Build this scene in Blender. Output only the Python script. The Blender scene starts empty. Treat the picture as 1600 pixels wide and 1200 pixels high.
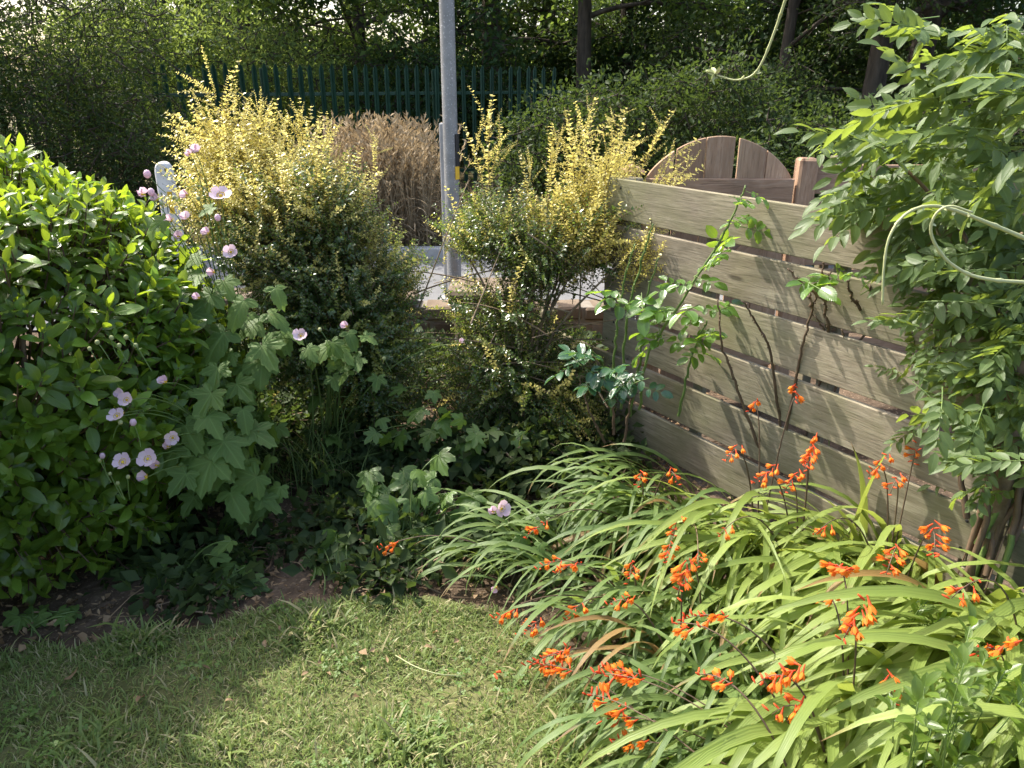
import bpy, bmesh, math, random
import numpy as np
from mathutils import Vector, Matrix

# ------------------------------------------------------------------ camera, sky, sun, exposure
SC = bpy.context.scene
COL = SC.collection
EYE = 1.70
PITCH = math.radians(21.6)
FPX = 1200.0
cam = bpy.data.cameras.new('camera')
cam.sensor_width = 36.0
cam.lens = 36.0 * FPX / 1600.0
cam.clip_start = 0.05
cam.clip_end = 2000.0
camo = bpy.data.objects.new('camera', cam)
COL.objects.link(camo)
camo.location = (0, 0, EYE)
camo.rotation_euler = (math.pi / 2 - PITCH, 0, 0)
SC.camera = camo

SUN_AZ = math.radians(-52)      # from +Y towards -X: behind the scene, to the left
SUN_EL = math.radians(50)
world = bpy.data.worlds.new('World')
SC.world = world
world.use_nodes = True
wn = world.node_tree.nodes
wl = world.node_tree.links
wn.clear()
wo = wn.new('ShaderNodeOutputWorld')
wb = wn.new('ShaderNodeBackground')
ws = wn.new('ShaderNodeTexSky')
ws.sky_type = 'NISHITA'
ws.sun_disc = False
ws.sun_elevation = SUN_EL
ws.sun_rotation = SUN_AZ
ws.air_density = 1.0
ws.dust_density = 4.0
ws.ozone_density = 0.4
wb.inputs['Strength'].default_value = 0.15
wl.new(ws.outputs[0], wb.inputs[0])
wl.new(wb.outputs[0], wo.inputs[0])

sd = bpy.data.lights.new('sun', 'SUN')
sd.energy = 3.0
sd.angle = math.radians(0.55)
sd.color = (1.0, 0.95, 0.86)
so = bpy.data.objects.new('sun', sd)
COL.objects.link(so)
sdir = Vector((math.sin(SUN_AZ) * math.cos(SUN_EL), math.cos(SUN_AZ) * math.cos(SUN_EL), math.sin(SUN_EL)))
so.rotation_euler = sdir.to_track_quat('Z', 'Y').to_euler()
so.location = sdir * 30

SC.view_settings.view_transform = 'Standard'
SC.view_settings.look = 'None'
SC.view_settings.gamma = 1.0
SC.view_settings.exposure = 1.62
SC.view_settings.use_curve_mapping = False
SC.render.engine = 'CYCLES'
SC.cycles.max_bounces = 6
SC.cycles.diffuse_bounces = 3
SC.cycles.glossy_bounces = 2
SC.cycles.transmission_bounces = 4
SC.cycles.transparent_max_bounces = 4
SC.cycles.caustics_reflective = False
SC.cycles.caustics_refractive = False

rng = np.random.default_rng(7)
random.seed(7)
CP, SP = math.cos(PITCH), math.sin(PITCH)

# ------------------------------------------------------------------ picture <-> place
def ray(px, py):
    x, u = px - 800.0, 600.0 - py
    return np.array([x, FPX * CP + u * SP, u * CP - FPX * SP])
def P(px, py, fwd):
    r = ray(px, py)
    return np.array([0, 0, EYE]) + r * (fwd / r[1])
def PZ(px, py, z):
    r = ray(px, py)
    return np.array([0, 0, EYE]) + r * ((z - EYE) / r[2])
def G(px, py):
    return PZ(px, py, 0.0)
def proj(X):
    X = np.asarray(X, float).reshape(-1, 3)
    dz = X[:, 2] - EYE
    d = X[:, 1] * CP - dz * SP
    u = X[:, 1] * SP + dz * CP
    d = np.where(d < 0.05, 0.05, d)
    return 800 + FPX * X[:, 0] / d, 600 - FPX * u / d, d

def nrm(a):
    a = np.asarray(a, float)
    return a / np.maximum(np.linalg.norm(a, axis=-1, keepdims=True), 1e-9)

# ------------------------------------------------------------------ materials
MATS = {}
class N:
    def __init__(s, name):
        s.m = bpy.data.materials.new(name)
        s.m.use_nodes = True
        s.t = s.m.node_tree
        s.t.nodes.clear()
        s.out = s.t.nodes.new('ShaderNodeOutputMaterial')
        MATS[name] = s.m
    def n(s, typ, **kw):
        nd = s.t.nodes.new(typ)
        for k, v in kw.items():
            setattr(nd, k, v)
        return nd
    def l(s, a, b):
        s.t.links.new(a, b)
    def math(s, op, a, b=None, clamp=False):
        nd = s.n('ShaderNodeMath', operation=op, use_clamp=clamp)
        for i, v in enumerate((a, b)):
            if v is None: continue
            if isinstance(v, (int, float)): nd.inputs[i].default_value = v
            else: s.l(v, nd.inputs[i])
        return nd.outputs[0]
    def mix(s, f, a, b, blend='MIX'):
        nd = s.n('ShaderNodeMix', data_type='RGBA', blend_type=blend)
        for i, v in ((0, f), (6, a), (7, b)):
            if isinstance(v, (int, float)): nd.inputs[i].default_value = v
            elif isinstance(v, tuple): nd.inputs[i].default_value = (*v[:3], 1)
            else: s.l(v, nd.inputs[i])
        return nd.outputs[2]
    def noise(s, vec, scale, detail=3.0, rough=0.55, dist=0.0):
        nd = s.n('ShaderNodeTexNoise')
        nd.inputs['Scale'].default_value = scale
        nd.inputs['Detail'].default_value = detail
        nd.inputs['Roughness'].default_value = rough
        nd.inputs['Distortion'].default_value = dist
        if vec is not None: s.l(vec, nd.inputs['Vector'])
        return nd.outputs[0]
    def ramp(s, f, stops):
        nd = s.n('ShaderNodeValToRGB')
        cr = nd.color_ramp
        while len(cr.elements) < len(stops): cr.elements.new(0.5)
        for e, (p, c) in zip(cr.elements, stops):
            e.position = p
            e.color = (*c, 1) if isinstance(c, tuple) else (c, c, c, 1)
        s.l(f, nd.inputs[0])
        return nd.outputs[0]
    def bump(s, h, strength=0.3, dist=0.01):
        nd = s.n('ShaderNodeBump')
        nd.inputs['Strength'].default_value = strength
        nd.inputs['Distance'].default_value = dist
        s.l(h, nd.inputs['Height'])
        return nd.outputs[0]
    def bsdf(s, col, rough=0.6, spec=0.4, normal=None, metal=0.0):
        nd = s.n('ShaderNodeBsdfPrincipled')
        if isinstance(col, tuple): nd.inputs['Base Color'].default_value = (*col, 1)
        else: s.l(col, nd.inputs['Base Color'])
        if isinstance(rough, (int, float)): nd.inputs['Roughness'].default_value = rough
        else: s.l(rough, nd.inputs['Roughness'])
        nd.inputs['Specular IOR Level'].default_value = spec
        nd.inputs['Metallic'].default_value = metal
        if normal is not None: s.l(normal, nd.inputs['Normal'])
        return nd.outputs[0]
    def done(s, sh):
        s.l(sh, s.out.inputs[0])
        return s.m

def rnd_node(b):
    g = b.n('ShaderNodeNewGeometry')
    o = b.n('ShaderNodeObjectInfo')
    a = b.math('ADD', g.outputs['Random Per Island'], o.outputs['Random'])
    return b.math('FRACT', a), g.outputs['Position']

def leaf_mat(name, dark, light, trans, tf=0.4, rough=0.42, spec=0.45, vein=0.0, nscale=5.0, odd=None, oddp=0.0, wear=0.0, pleat=0.0):
    b = N(name)
    r, pos = rnd_node(b)
    ns = b.noise(pos, nscale, 2.0)
    f = b.math('ADD', b.math('MULTIPLY', r, 0.6), b.math('MULTIPLY', b.math('SUBTRACT', ns, 0.3), 0.9), clamp=True)
    col = b.mix(f, dark, light)
    tcol = b.mix(f, tuple(0.75 * c for c in trans), trans)
    if odd is not None:
        g2 = b.math('FRACT', b.math('MULTIPLY', r, 17.31))
        k = b.math('LESS_THAN', g2, oddp)
        col = b.mix(k, col, odd)
        tcol = b.mix(k, tcol, odd)
    normal = None
    if vein > 0:
        uv = b.n('ShaderNodeUVMap')
        sx = b.n('ShaderNodeSeparateXYZ')
        b.l(uv.outputs[0], sx.inputs[0])
        au = b.math('ABSOLUTE', b.math('SUBTRACT', sx.outputs[0], 0.5))
        mid = b.math('SUBTRACT', 1.0, b.math('MULTIPLY', au, 22.0), clamp=True)
        sv = b.math('SUBTRACT', b.math('MULTIPLY', sx.outputs[1], 9.0), b.math('MULTIPLY', au, 7.0))
        sv = b.math('ABSOLUTE', b.math('SUBTRACT', b.math('FRACT', sv), 0.5))
        side = b.math('SUBTRACT', 1.0, b.math('MULTIPLY', sv, 9.0), clamp=True)
        v = b.math('MAXIMUM', mid, b.math('MULTIPLY', side, 0.45))
        col = b.mix(b.math('MULTIPLY', v, vein), col, tuple(min(1, c * 2.0 + 0.02) for c in light))
        normal = b.bump(b.math('SUBTRACT', 1.0, v), 0.35, 0.002)
    if pleat > 0:
        uv = b.n('ShaderNodeUVMap')
        sx = b.n('ShaderNodeSeparateXYZ')
        b.l(uv.outputs[0], sx.inputs[0])
        st = b.math('ABSOLUTE', b.math('SUBTRACT', b.math('FRACT', b.math('MULTIPLY', sx.outputs[0], 5.0)), 0.5))
        col = b.mix(b.math('MULTIPLY', b.ramp(st, [(0.0, 1.0), (0.45, 0.0)]), pleat), col, tuple(0.55 * c for c in dark))
        normal = b.bump(st, 0.45, 0.002)
        tip = b.math('ADD', sx.outputs[1], b.math('MULTIPLY', b.math('SUBTRACT', b.math('FRACT', b.math('MULTIPLY', r, 7.7)), 0.75), 0.22))
        tipk = b.ramp(tip, [(0.90, 0.0), (0.96, 1.0)])
        col = b.mix(tipk, col, (0.26, 0.17, 0.07))
        tcol = b.mix(tipk, tcol, (0.26, 0.17, 0.07))
    if wear > 0:
        w = b.noise(pos, 42.0, 3.0, 0.6)
        wk = b.ramp(w, [(0.62, 0.0), (0.70, 1.0)])
        col = b.mix(b.math('MULTIPLY', wk, wear), col, (0.16, 0.11, 0.04))
    p = b.bsdf(col, rough, spec, normal)
    t = b.n('ShaderNodeBsdfTranslucent')
    b.l(tcol, t.inputs[0])
    ms = b.n('ShaderNodeMixShader')
    ms.inputs[0].default_value = tf
    b.l(p, ms.inputs[1])
    b.l(t.outputs[0], ms.inputs[2])
    return b.done(ms.outputs[0])

def plain_mat(name, c1, c2, scale=8.0, rough=0.7, spec=0.3, bump=0.2, bd=0.01, metal=0.0, stretch=None, speck=None):
    b = N(name)
    tc = b.n('ShaderNodeTexCoord')
    vec = tc.outputs['Object']
    if stretch:
        mp = b.n('ShaderNodeMapping')
        mp.inputs['Scale'].default_value = stretch
        b.l(vec, mp.inputs[0])
        vec = mp.outputs[0]
    oi = b.n('ShaderNodeObjectInfo')
    va = b.n('ShaderNodeVectorMath', operation='ADD')
    b.l(vec, va.inputs[0])
    cx = b.n('ShaderNodeCombineXYZ')
    b.l(b.math('MULTIPLY', oi.outputs['Random'], 31.0), cx.inputs[0])
    b.l(b.math('MULTIPLY', oi.outputs['Random'], 17.0), cx.inputs[1])
    b.l(cx.outputs[0], va.inputs[1])
    n1 = b.noise(va.outputs[0], scale, 6.0, 0.6)
    n2 = b.noise(va.outputs[0], scale * 0.17, 3.0)
    f = b.math('ADD', b.math('MULTIPLY', n1, 0.9), b.math('MULTIPLY', b.math('SUBTRACT', n2, 0.5), 0.9), clamp=True)
    f = b.ramp(f, [(0.25, 0.0), (0.75, 1.0)])
    col = b.mix(f, c1, c2)
    if speck:
        sp_ = b.noise(va.outputs[0], scale * 6, 2.0)
        col = b.mix(b.ramp(sp_, [(0.6, 0.0), (0.68, 1.0)]), col, speck)
    nn = b.bump(n1, bump, bd)
    return b.done(b.bsdf(col, rough, spec, nn, metal))

def wood_mat(name, c1, c2, c3, green=None, greenamt=0.5):
    """grain runs along the local X axis of each board"""
    b = N(name)
    tc = b.n('ShaderNodeTexCoord')
    oi = b.n('ShaderNodeObjectInfo')
    cx = b.n('ShaderNodeCombineXYZ')
    b.l(b.math('MULTIPLY', oi.outputs['Random'], 41.0), cx.inputs[0])
    b.l(b.math('MULTIPLY', oi.outputs['Random'], 23.0), cx.inputs[1])
    b.l(b.math('MULTIPLY', oi.outputs['Random'], 11.0), cx.inputs[2])
    va = b.n('ShaderNodeVectorMath', operation='ADD')
    b.l(tc.outputs['Object'], va.inputs[0]); b.l(cx.outputs[0], va.inputs[1])
    mp = b.n('ShaderNodeMapping')
    mp.inputs['Scale'].default_value = (2.4, 20.0, 20.0)
    b.l(va.outputs[0], mp.inputs[0])
    grain = b.noise(mp.outputs[0], 2.2, 7.0, 0.68, 0.9)
    mp2 = b.n('ShaderNodeMapping')
    mp2.inputs['Scale'].default_value = (9.0, 150.0, 150.0)
    b.l(va.outputs[0], mp2.inputs[0])
    fine = b.noise(mp2.outputs[0], 1.0, 3.0, 0.6, 0.3)
    big = b.noise(va.outputs[0], 4.0, 4.0, 0.6)
    col = b.ramp(grain, [(0.25, tuple(0.5 * (a_ + b_) for a_, b_ in zip(c1, c2))), (0.5, c2), (0.75, c3)])
    col = b.mix(b.math('MULTIPLY', b.ramp(fine, [(0.33, 1.0), (0.45, 0.0)]), 0.45), col, tuple(c * 0.35 for c in c1))
    stain = b.ramp(big, [(0.42, 0.0), (0.7, 1.0)])
    col = b.mix(b.math('MULTIPLY', stain, 0.6), col, tuple(c * 0.45 for c in c2))
    vo = b.n('ShaderNodeTexVoronoi')
    mp3 = b.n('ShaderNodeMapping'); mp3.inputs['Scale'].default_value = (1.3, 5.0, 5.0)
    b.l(va.outputs[0], mp3.inputs[0]); b.l(mp3.outputs[0], vo.inputs['Vector']); vo.inputs['Scale'].default_value = 1.6
    knot = b.ramp(vo.outputs['Distance'], [(0.05, 1.0), (0.11, 0.0)])
    col = b.mix(b.math('MULTIPLY', knot, 0.75), col, tuple(c * 0.3 for c in c1))
    if green:
        gn = b.noise(va.outputs[0], 2.3, 4.0, 0.65)
        col = b.mix(b.math('MULTIPLY', b.ramp(gn, [(0.40, 0.0), (0.65, 1.0)]), greenamt), col, green)
    tint = b.math('ADD', 0.8, b.math('MULTIPLY', oi.outputs['Random'], 0.4))
    hs = b.n('ShaderNodeHueSaturation')
    b.l(tint, hs.inputs['Value']); b.l(col, hs.inputs['Color'])
    h = b.math('ADD', b.math('MULTIPLY', grain, 0.6), b.math('MULTIPLY', fine, 0.5))
    return b.done(b.bsdf(hs.outputs[0], 0.85, 0.2, b.bump(h, 0.6, 0.004)))

leaf_mat('hedge_leaf', (0.050, 0.098, 0.014), (0.122, 0.205, 0.028), (0.46, 0.62, 0.035), 0.42, 0.30, 0.55, 0.30, 3.0, odd=(0.20, 0.34, 0.045), oddp=0.10)
leaf_mat('anemone_leaf', (0.060, 0.112, 0.026), (0.130, 0.205, 0.048), (0.34, 0.50, 0.05), 0.36, 0.55, 0.3, 0.35, 4.0, wear=0.35)
leaf_mat('mallow_leaf', (0.070, 0.135, 0.028), (0.150, 0.235, 0.052), (0.34, 0.54, 0.04), 0.40, 0.42, 0.5, 0.30, 4.0, wear=0.25)
leaf_mat('strap_leaf', (0.145, 0.208, 0.046), (0.280, 0.350, 0.088), (0.50, 0.60, 0.10), 0.38, 0.46, 0.4, 0.0, 4.0, pleat=0.14, odd=(0.30, 0.19, 0.07), oddp=0.015)
leaf_mat('strap_leaf_deep', (0.085, 0.145, 0.042), (0.175, 0.245, 0.075), (0.36, 0.48, 0.08), 0.36, 0.46, 0.4, 0.0, 4.0, pleat=0.14, odd=(0.28, 0.18, 0.07), oddp=0.03)
leaf_mat('golden_leaf', (0.50, 0.44, 0.10), (0.76, 0.68, 0.24), (0.90, 0.80, 0.24), 0.45, 0.35, 0.5, 0.0, 9.0)
leaf_mat('lime_leaf', (0.16, 0.20, 0.04), (0.34, 0.36, 0.09), (0.58, 0.60, 0.11), 0.42, 0.32, 0.5, 0.0, 9.0)
leaf_mat('box_leaf', (0.036, 0.070, 0.018), (0.100, 0.150, 0.042), (0.26, 0.38, 0.06), 0.32, 0.26, 0.6, 0.0, 9.0)
leaf_mat('rose_leaf', (0.045, 0.115, 0.020), (0.120, 0.220, 0.040), (0.40, 0.60, 0.05), 0.42, 0.24, 0.65, 0.3, 6.0)
leaf_mat('rose_leaf_dark', (0.024, 0.075, 0.034), (0.050, 0.120, 0.055), (0.18, 0.36, 0.06), 0.25, 0.22, 0.7, 0.3, 6.0)
leaf_mat('wisteria_leaf', (0.062, 0.105, 0.036), (0.125, 0.185, 0.062), (0.36, 0.47, 0.06), 0.44, 0.46, 0.45, 0.3, 4.0)
leaf_mat('tree_leaf', (0.034, 0.070, 0.016), (0.085, 0.140, 0.030), (0.27, 0.38, 0.06), 0.42, 0.6, 0.2, 0.0, 0.6)
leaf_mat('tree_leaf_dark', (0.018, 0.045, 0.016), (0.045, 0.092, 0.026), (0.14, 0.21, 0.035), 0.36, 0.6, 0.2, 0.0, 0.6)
leaf_mat('ash_leaf', (0.050, 0.095, 0.030), (0.115, 0.180, 0.050), (0.38, 0.48, 0.09), 0.48, 0.6, 0.25, 0.0, 0.6)
leaf_mat('yew_leaf', (0.018, 0.036, 0.010), (0.048, 0.076, 0.020), (0.13, 0.20, 0.03), 0.25, 0.6, 0.15, 0.0, 0.9)
leaf_mat('bramble_leaf', (0.022, 0.042, 0.014), (0.058, 0.086, 0.026), (0.14, 0.21, 0.035), 0.30, 0.6, 0.18, 0.0, 0.9)
leaf_mat('small_shrub_leaf', (0.055, 0.095, 0.014), (0.115, 0.175, 0.028), (0.36, 0.56, 0.06), 0.35, 0.35, 0.5, 0.15, 6.0)
leaf_mat('grass_blade', (0.095, 0.145, 0.036), (0.240, 0.300, 0.095), (0.44, 0.54, 0.15), 0.38, 0.5, 0.3, 0.0, 2.2, odd=(0.40, 0.36, 0.19), oddp=0.16)
leaf_mat('dead_stalk', (0.25, 0.185, 0.105), (0.50, 0.39, 0.24), (0.42, 0.31, 0.17), 0.25, 0.7, 0.2, 0.0, 2.0)
leaf_mat('dead_leaf', (0.10, 0.06, 0.03), (0.40, 0.28, 0.16), (0.35, 0.2, 0.08), 0.2, 0.7, 0.2, 0.0, 30.0)
leaf_mat('pink_petal', (0.66, 0.46, 0.56), (0.86, 0.72, 0.79), (0.85, 0.62, 0.72), 0.40, 0.5, 0.3, 0.0, 12.0)
leaf_mat('purple_petal', (0.40, 0.12, 0.42), (0.60, 0.25, 0.60), (0.6, 0.2, 0.6), 0.40, 0.5, 0.3, 0.0, 12.0)
leaf_mat('flower_centre', (0.55, 0.36, 0.03), (0.80, 0.60, 0.08), (0.7, 0.5, 0.05), 0.15, 0.7, 0.2, 0.0, 90.0)
leaf_mat('bud_green', (0.28, 0.32, 0.13), (0.46, 0.48, 0.24), (0.5, 0.5, 0.2), 0.2, 0.6, 0.3, 0.0, 20.0)
leaf_mat('orange_petal', (0.76, 0.11, 0.025), (0.90, 0.34, 0.030), (0.95, 0.32, 0.03), 0.40, 0.6, 0.2, 0.0, 45.0)
leaf_mat('red_petal', (0.55, 0.060, 0.022), (0.78, 0.14, 0.045), (0.85, 0.15, 0.05), 0.36, 0.6, 0.2, 0.0, 45.0)
leaf_mat('green_stem', (0.080, 0.140, 0.035), (0.180, 0.250, 0.070), (0.3, 0.4, 0.1), 0.10, 0.45, 0.4, 0.0, 20.0)
leaf_mat('pale_vine', (0.33, 0.36, 0.15), (0.48, 0.50, 0.26), (0.4, 0.4, 0.2), 0.08, 0.5, 0.4, 0.0, 14.0)
leaf_mat('dark_stem', (0.075, 0.050, 0.034), (0.180, 0.120, 0.075), (0.1, 0.06, 0.03), 0.03, 0.6, 0.3, 0.0, 30.0)
plain_mat('bark', (0.035, 0.028, 0.020), (0.115, 0.092, 0.068), 6.0, 0.9, 0.2, 0.8, 0.03, stretch=(3, 3, 0.6))
plain_mat('twig', (0.120, 0.085, 0.050), (0.300, 0.230, 0.150), 30.0, 0.8, 0.2, 0.4, 0.004)
wood_mat('fence_timber', (0.098, 0.078, 0.052), (0.240, 0.203, 0.145), (0.375, 0.328, 0.242), green=(0.135, 0.140, 0.062), greenamt=0.6)
wood_mat('gate_timber', (0.240, 0.140, 0.085), (0.430, 0.275, 0.175), (0.560, 0.400, 0.280), green=(0.32, 0.24, 0.15), greenamt=0.4)
plain_mat('galvanised', (0.20, 0.20, 0.195), (0.31, 0.31, 0.30), 14.0, 0.55, 0.5, 0.1, 0.002, metal=0.35, speck=(0.42, 0.42, 0.41))
plain_mat('green_paint', (0.010, 0.040, 0.022), (0.018, 0.060, 0.034), 12.0, 0.5, 0.4, 0.1, 0.002)
plain_mat('white_paint', (0.58, 0.57, 0.53), (0.80, 0.79, 0.76), 9.0, 0.6, 0.4, 0.15, 0.003, speck=(0.45, 0.43, 0.38))
plain_mat('pale_concrete', (0.30, 0.29, 0.27), (0.44, 0.43, 0.41), 9.0, 0.85, 0.2, 0.3, 0.005)
plain_mat('black_plastic', (0.012, 0.012, 0.013), (0.022, 0.022, 0.023), 20.0, 0.5, 0.4, 0.05, 0.001)
plain_mat('yellow_paint', (0.62, 0.38, 0.02), (0.75, 0.48, 0.04), 20.0, 0.55, 0.4, 0.05, 0.001)
plain_mat('paving', (0.13, 0.13, 0.13), (0.19, 0.19, 0.19), 5.0, 0.9, 0.2, 0.3, 0.006, speck=(0.13, 0.13, 0.13))
plain_mat('stone', (0.095, 0.070, 0.048), (0.220, 0.170, 0.120), 7.0, 0.9, 0.2, 0.6, 0.012, speck=(0.12, 0.10, 0.06))
plain_mat('mortar', (0.16, 0.14, 0.11), (0.26, 0.23, 0.19), 16.0, 0.95, 0.1, 0.5, 0.006)
plain_mat('soil', (0.052, 0.036, 0.024), (0.160, 0.115, 0.078), 13.0, 0.95, 0.1, 0.9, 0.03, speck=(0.20, 0.15, 0.10))
plain_mat('lawn_soil', (0.075, 0.082, 0.030), (0.170, 0.165, 0.075), 16.0, 0.95, 0.1, 0.7, 0.02)
plain_mat('verge', (0.080, 0.075, 0.035), (0.170, 0.140, 0.075), 5.0, 0.95, 0.1, 0.6, 0.03)
plain_mat('roof_grey', (0.20, 0.19, 0.18), (0.32, 0.31, 0.29), 5.0, 0.9, 0.2, 0.4, 0.01)

# ------------------------------------------------------------------ mesh helpers (triangles only, numpy)
class V:
    """a shape: vertices, triangles, uv per vertex, material index per triangle"""
    def __init__(s, v, f, uv=None, mi=None):
        s.v = np.asarray(v, float).reshape(-1, 3)
        s.f = np.asarray(f, np.int64).reshape(-1, 3)
        s.uv = np.zeros((len(s.v), 2)) + 0.2 if uv is None else np.asarray(uv, float)
        s.mi = np.zeros(len(s.f), np.int32) if mi is None else np.asarray(mi, np.int32)

def xf(s, M):
    M = np.asarray(M, float)
    return V(s.v @ M[:3, :3].T + M[:3, 3], s.f, s.uv, s.mi)

def with_mat(s, i):
    return V(s.v, s.f, s.uv, np.full(len(s.f), i, np.int32))

def merge(parts):
    off, v, f, uv, mi = 0, [], [], [], []
    for p in parts:
        v.append(p.v); f.append(p.f + off); uv.append(p.uv); mi.append(p.mi)
        off += len(p.v)
    return V(np.concatenate(v), np.concatenate(f), np.concatenate(uv), np.concatenate(mi))

def mesh_from(name, s, mats, smooth=True):
    me = bpy.data.meshes.new(name)
    nv, nf = len(s.v), len(s.f)
    me.vertices.add(nv); me.loops.add(nf * 3); me.polygons.add(nf)
    me.vertices.foreach_set('co', s.v.astype(np.float32).ravel())
    me.loops.foreach_set('vertex_index', s.f.astype(np.int32).ravel())
    me.polygons.foreach_set('loop_start', np.arange(0, nf * 3, 3, dtype=np.int32))
    me.polygons.foreach_set('material_index', s.mi.astype(np.int32))
    me.polygons.foreach_set('use_smooth', np.full(nf, smooth))
    ul = me.uv_layers.new(name='UVMap')
    ul.data.foreach_set('uv', s.uv[s.f.ravel()].astype(np.float32).ravel())
    for m in (mats if isinstance(mats, (list, tuple)) else [mats]):
        me.materials.append(MATS[m])
    me.update()
    me.validate()
    return me

def add(name, me, parent=None, M=None, kind=None):
    o = bpy.data.objects.new(name, me)
    COL.objects.link(o)
    if parent is not None: o.parent = parent
    if M is not None: o.matrix_basis = Matrix(np.asarray(M).tolist())
    if kind: o['kind'] = kind
    return o

def thing(name, loc, label, cat, group=None):
    o = bpy.data.objects.new(name, None)
    COL.objects.link(o)
    o.location = tuple(loc)
    o.empty_display_size = 0.1
    o['label'] = label; o['category'] = cat
    if group: o['group'] = group
    return o

def base_of(root):
    return np.array(root.location[:])

def frames(pos, yd, zd, sc):
    pos = np.asarray(pos, float).reshape(-1, 3)
    n = len(pos)
    y = nrm(np.broadcast_to(yd, (n, 3)))
    z = np.broadcast_to(zd, (n, 3)) + 1e-4 * np.array([0.3, 0.7, 0.2])
    x = nrm(np.cross(y, z))
    z = np.cross(x, y)
    sc = np.broadcast_to(np.asarray(sc, float), (n,))
    M = np.zeros((n, 4, 4))
    M[:, :3, 0] = x * sc[:, None]; M[:, :3, 1] = y * sc[:, None]; M[:, :3, 2] = z * sc[:, None]
    M[:, :3, 3] = pos
    M[:, 3, 3] = 1
    return M

def pick_visible(M, nmax, margin=10, cell=13.0):
    c = M[:, :3, 3] + M[:, :3, 1] * 0.5
    px, py, d = proj(c)
    size = np.linalg.norm(M[:, :3, 1], axis=1) / d
    inside = (px > -margin) & (px < 1600 + margin) & (py > -margin) & (py < 1200 + margin)
    order = np.argsort(d)
    seen, first = set(), []
    for i in order:
        if not inside[i]: continue
        k = (int(px[i] // cell), int(py[i] // cell))
        if k in seen: continue
        seen.add(k); first.append(i)
    first.sort(key=lambda i: -size[i])
    return np.array(first[:nmax], int)

def join_instances(shapes, which, M):
    out = []
    off = 0
    for k, s in enumerate(shapes):
        ids = np.nonzero(which == k)[0]
        if len(ids) == 0: continue
        R = M[ids]
        v = np.einsum('nij,vj->nvi', R[:, :3, :3], s.v) + R[:, None, :3, 3]
        nv = len(s.v)
        f = s.f[None] + (np.arange(len(ids)) * nv)[:, None, None]
        out.append(V(v.reshape(-1, 3), f.reshape(-1, 3), np.tile(s.uv, (len(ids), 1)), np.tile(s.mi, len(ids))))
    return merge(out)

SHARED = {}
def shared(key, shapes, mats):
    if key not in SHARED:
        SHARED[key] = [mesh_from(key, s, mats) for s in shapes]
    return SHARED[key]

def scatter(root, part, shapes, key, mats, which, M, nmax=300, rest='foliage'):
    """the pieces that show largest become parts of their own, the rest one joined part"""
    L = base_of(root)
    M = M.copy(); M[:, :3, 3] -= L
    Mw = M.copy(); Mw[:, :3, 3] += L
    sel = pick_visible(Mw, nmax) if nmax > 0 else np.array([], int)
    if nmax >= len(M): sel = np.arange(len(M))
    if len(sel):
        mes = shared(key, shapes, mats)
        for i in sel:
            add(part, mes[which[i]], root, M[i])
    mask = np.ones(len(M), bool); mask[sel] = False
    if mask.any():
        s = join_instances(shapes, which[mask], M[mask])
        add(rest, mesh_from(rest, s, mats), root, None, 'stuff')

# ------------------------------------------------------------------ shapes
def leaf(width=0.45, segs=5, fold=0.18, curl=0.4, a=0.6, b=0.8, petiole=0.0, wave=0.0, twist=0.0):
    vs = np.linspace(0, 1, segs + 1)
    prof = np.power(np.maximum(vs, 1e-6), a) * np.power(np.maximum(1 - vs, 1e-6), b)
    prof /= prof.max()
    y = z = 0.0
    ys, zs = [0.0], [0.0]
    for i in range(segs):
        th = -curl * (i + 0.5) / segs
        y += math.cos(th) / segs; z += math.sin(th) / segs
        ys.append(y); zs.append(z)
    v, uv, f = [], [], []
    def put(x, i, zo=0.0):
        tw = twist * vs[i]
        v.append((x * math.cos(tw), ys[i] + petiole, zs[i] + zo + x * math.sin(tw)))
        uv.append((0.5 + x / width, vs[i]))
        return len(v) - 1
    prev = [put(0, 0)]
    for i in range(1, segs):
        w = width / 2 * prof[i]
        k = fold * w * 2 + wave * (1 if i % 2 else -1)
        cur = [put(-w, i, k), put(0, i), put(w, i, k * 0.8)]
        if len(prev) == 1:
            f += [(prev[0], cur[1], cur[0]), (prev[0], cur[2], cur[1])]
        else:
            for j in (0, 1):
                f += [(prev[j], prev[j + 1], cur[j + 1]), (prev[j], cur[j + 1], cur[j])]
        prev = cur
    e = put(0, segs)
    f += [(prev[0], prev[1], e), (prev[1], prev[2], e)]
    return V(v, f, uv)

def rhomb(width=0.6, fold=0.12):
    w = width / 2
    return V([(0, 0, 0), (w, 0.45, fold * w * 2), (0, 1, -0.06), (-w, 0.45, fold * w * 2)], [(0, 1, 2), (0, 2, 3)],
             [(0.5, 0), (1, 0.45), (0.5, 1), (0, 0.45)])

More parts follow.
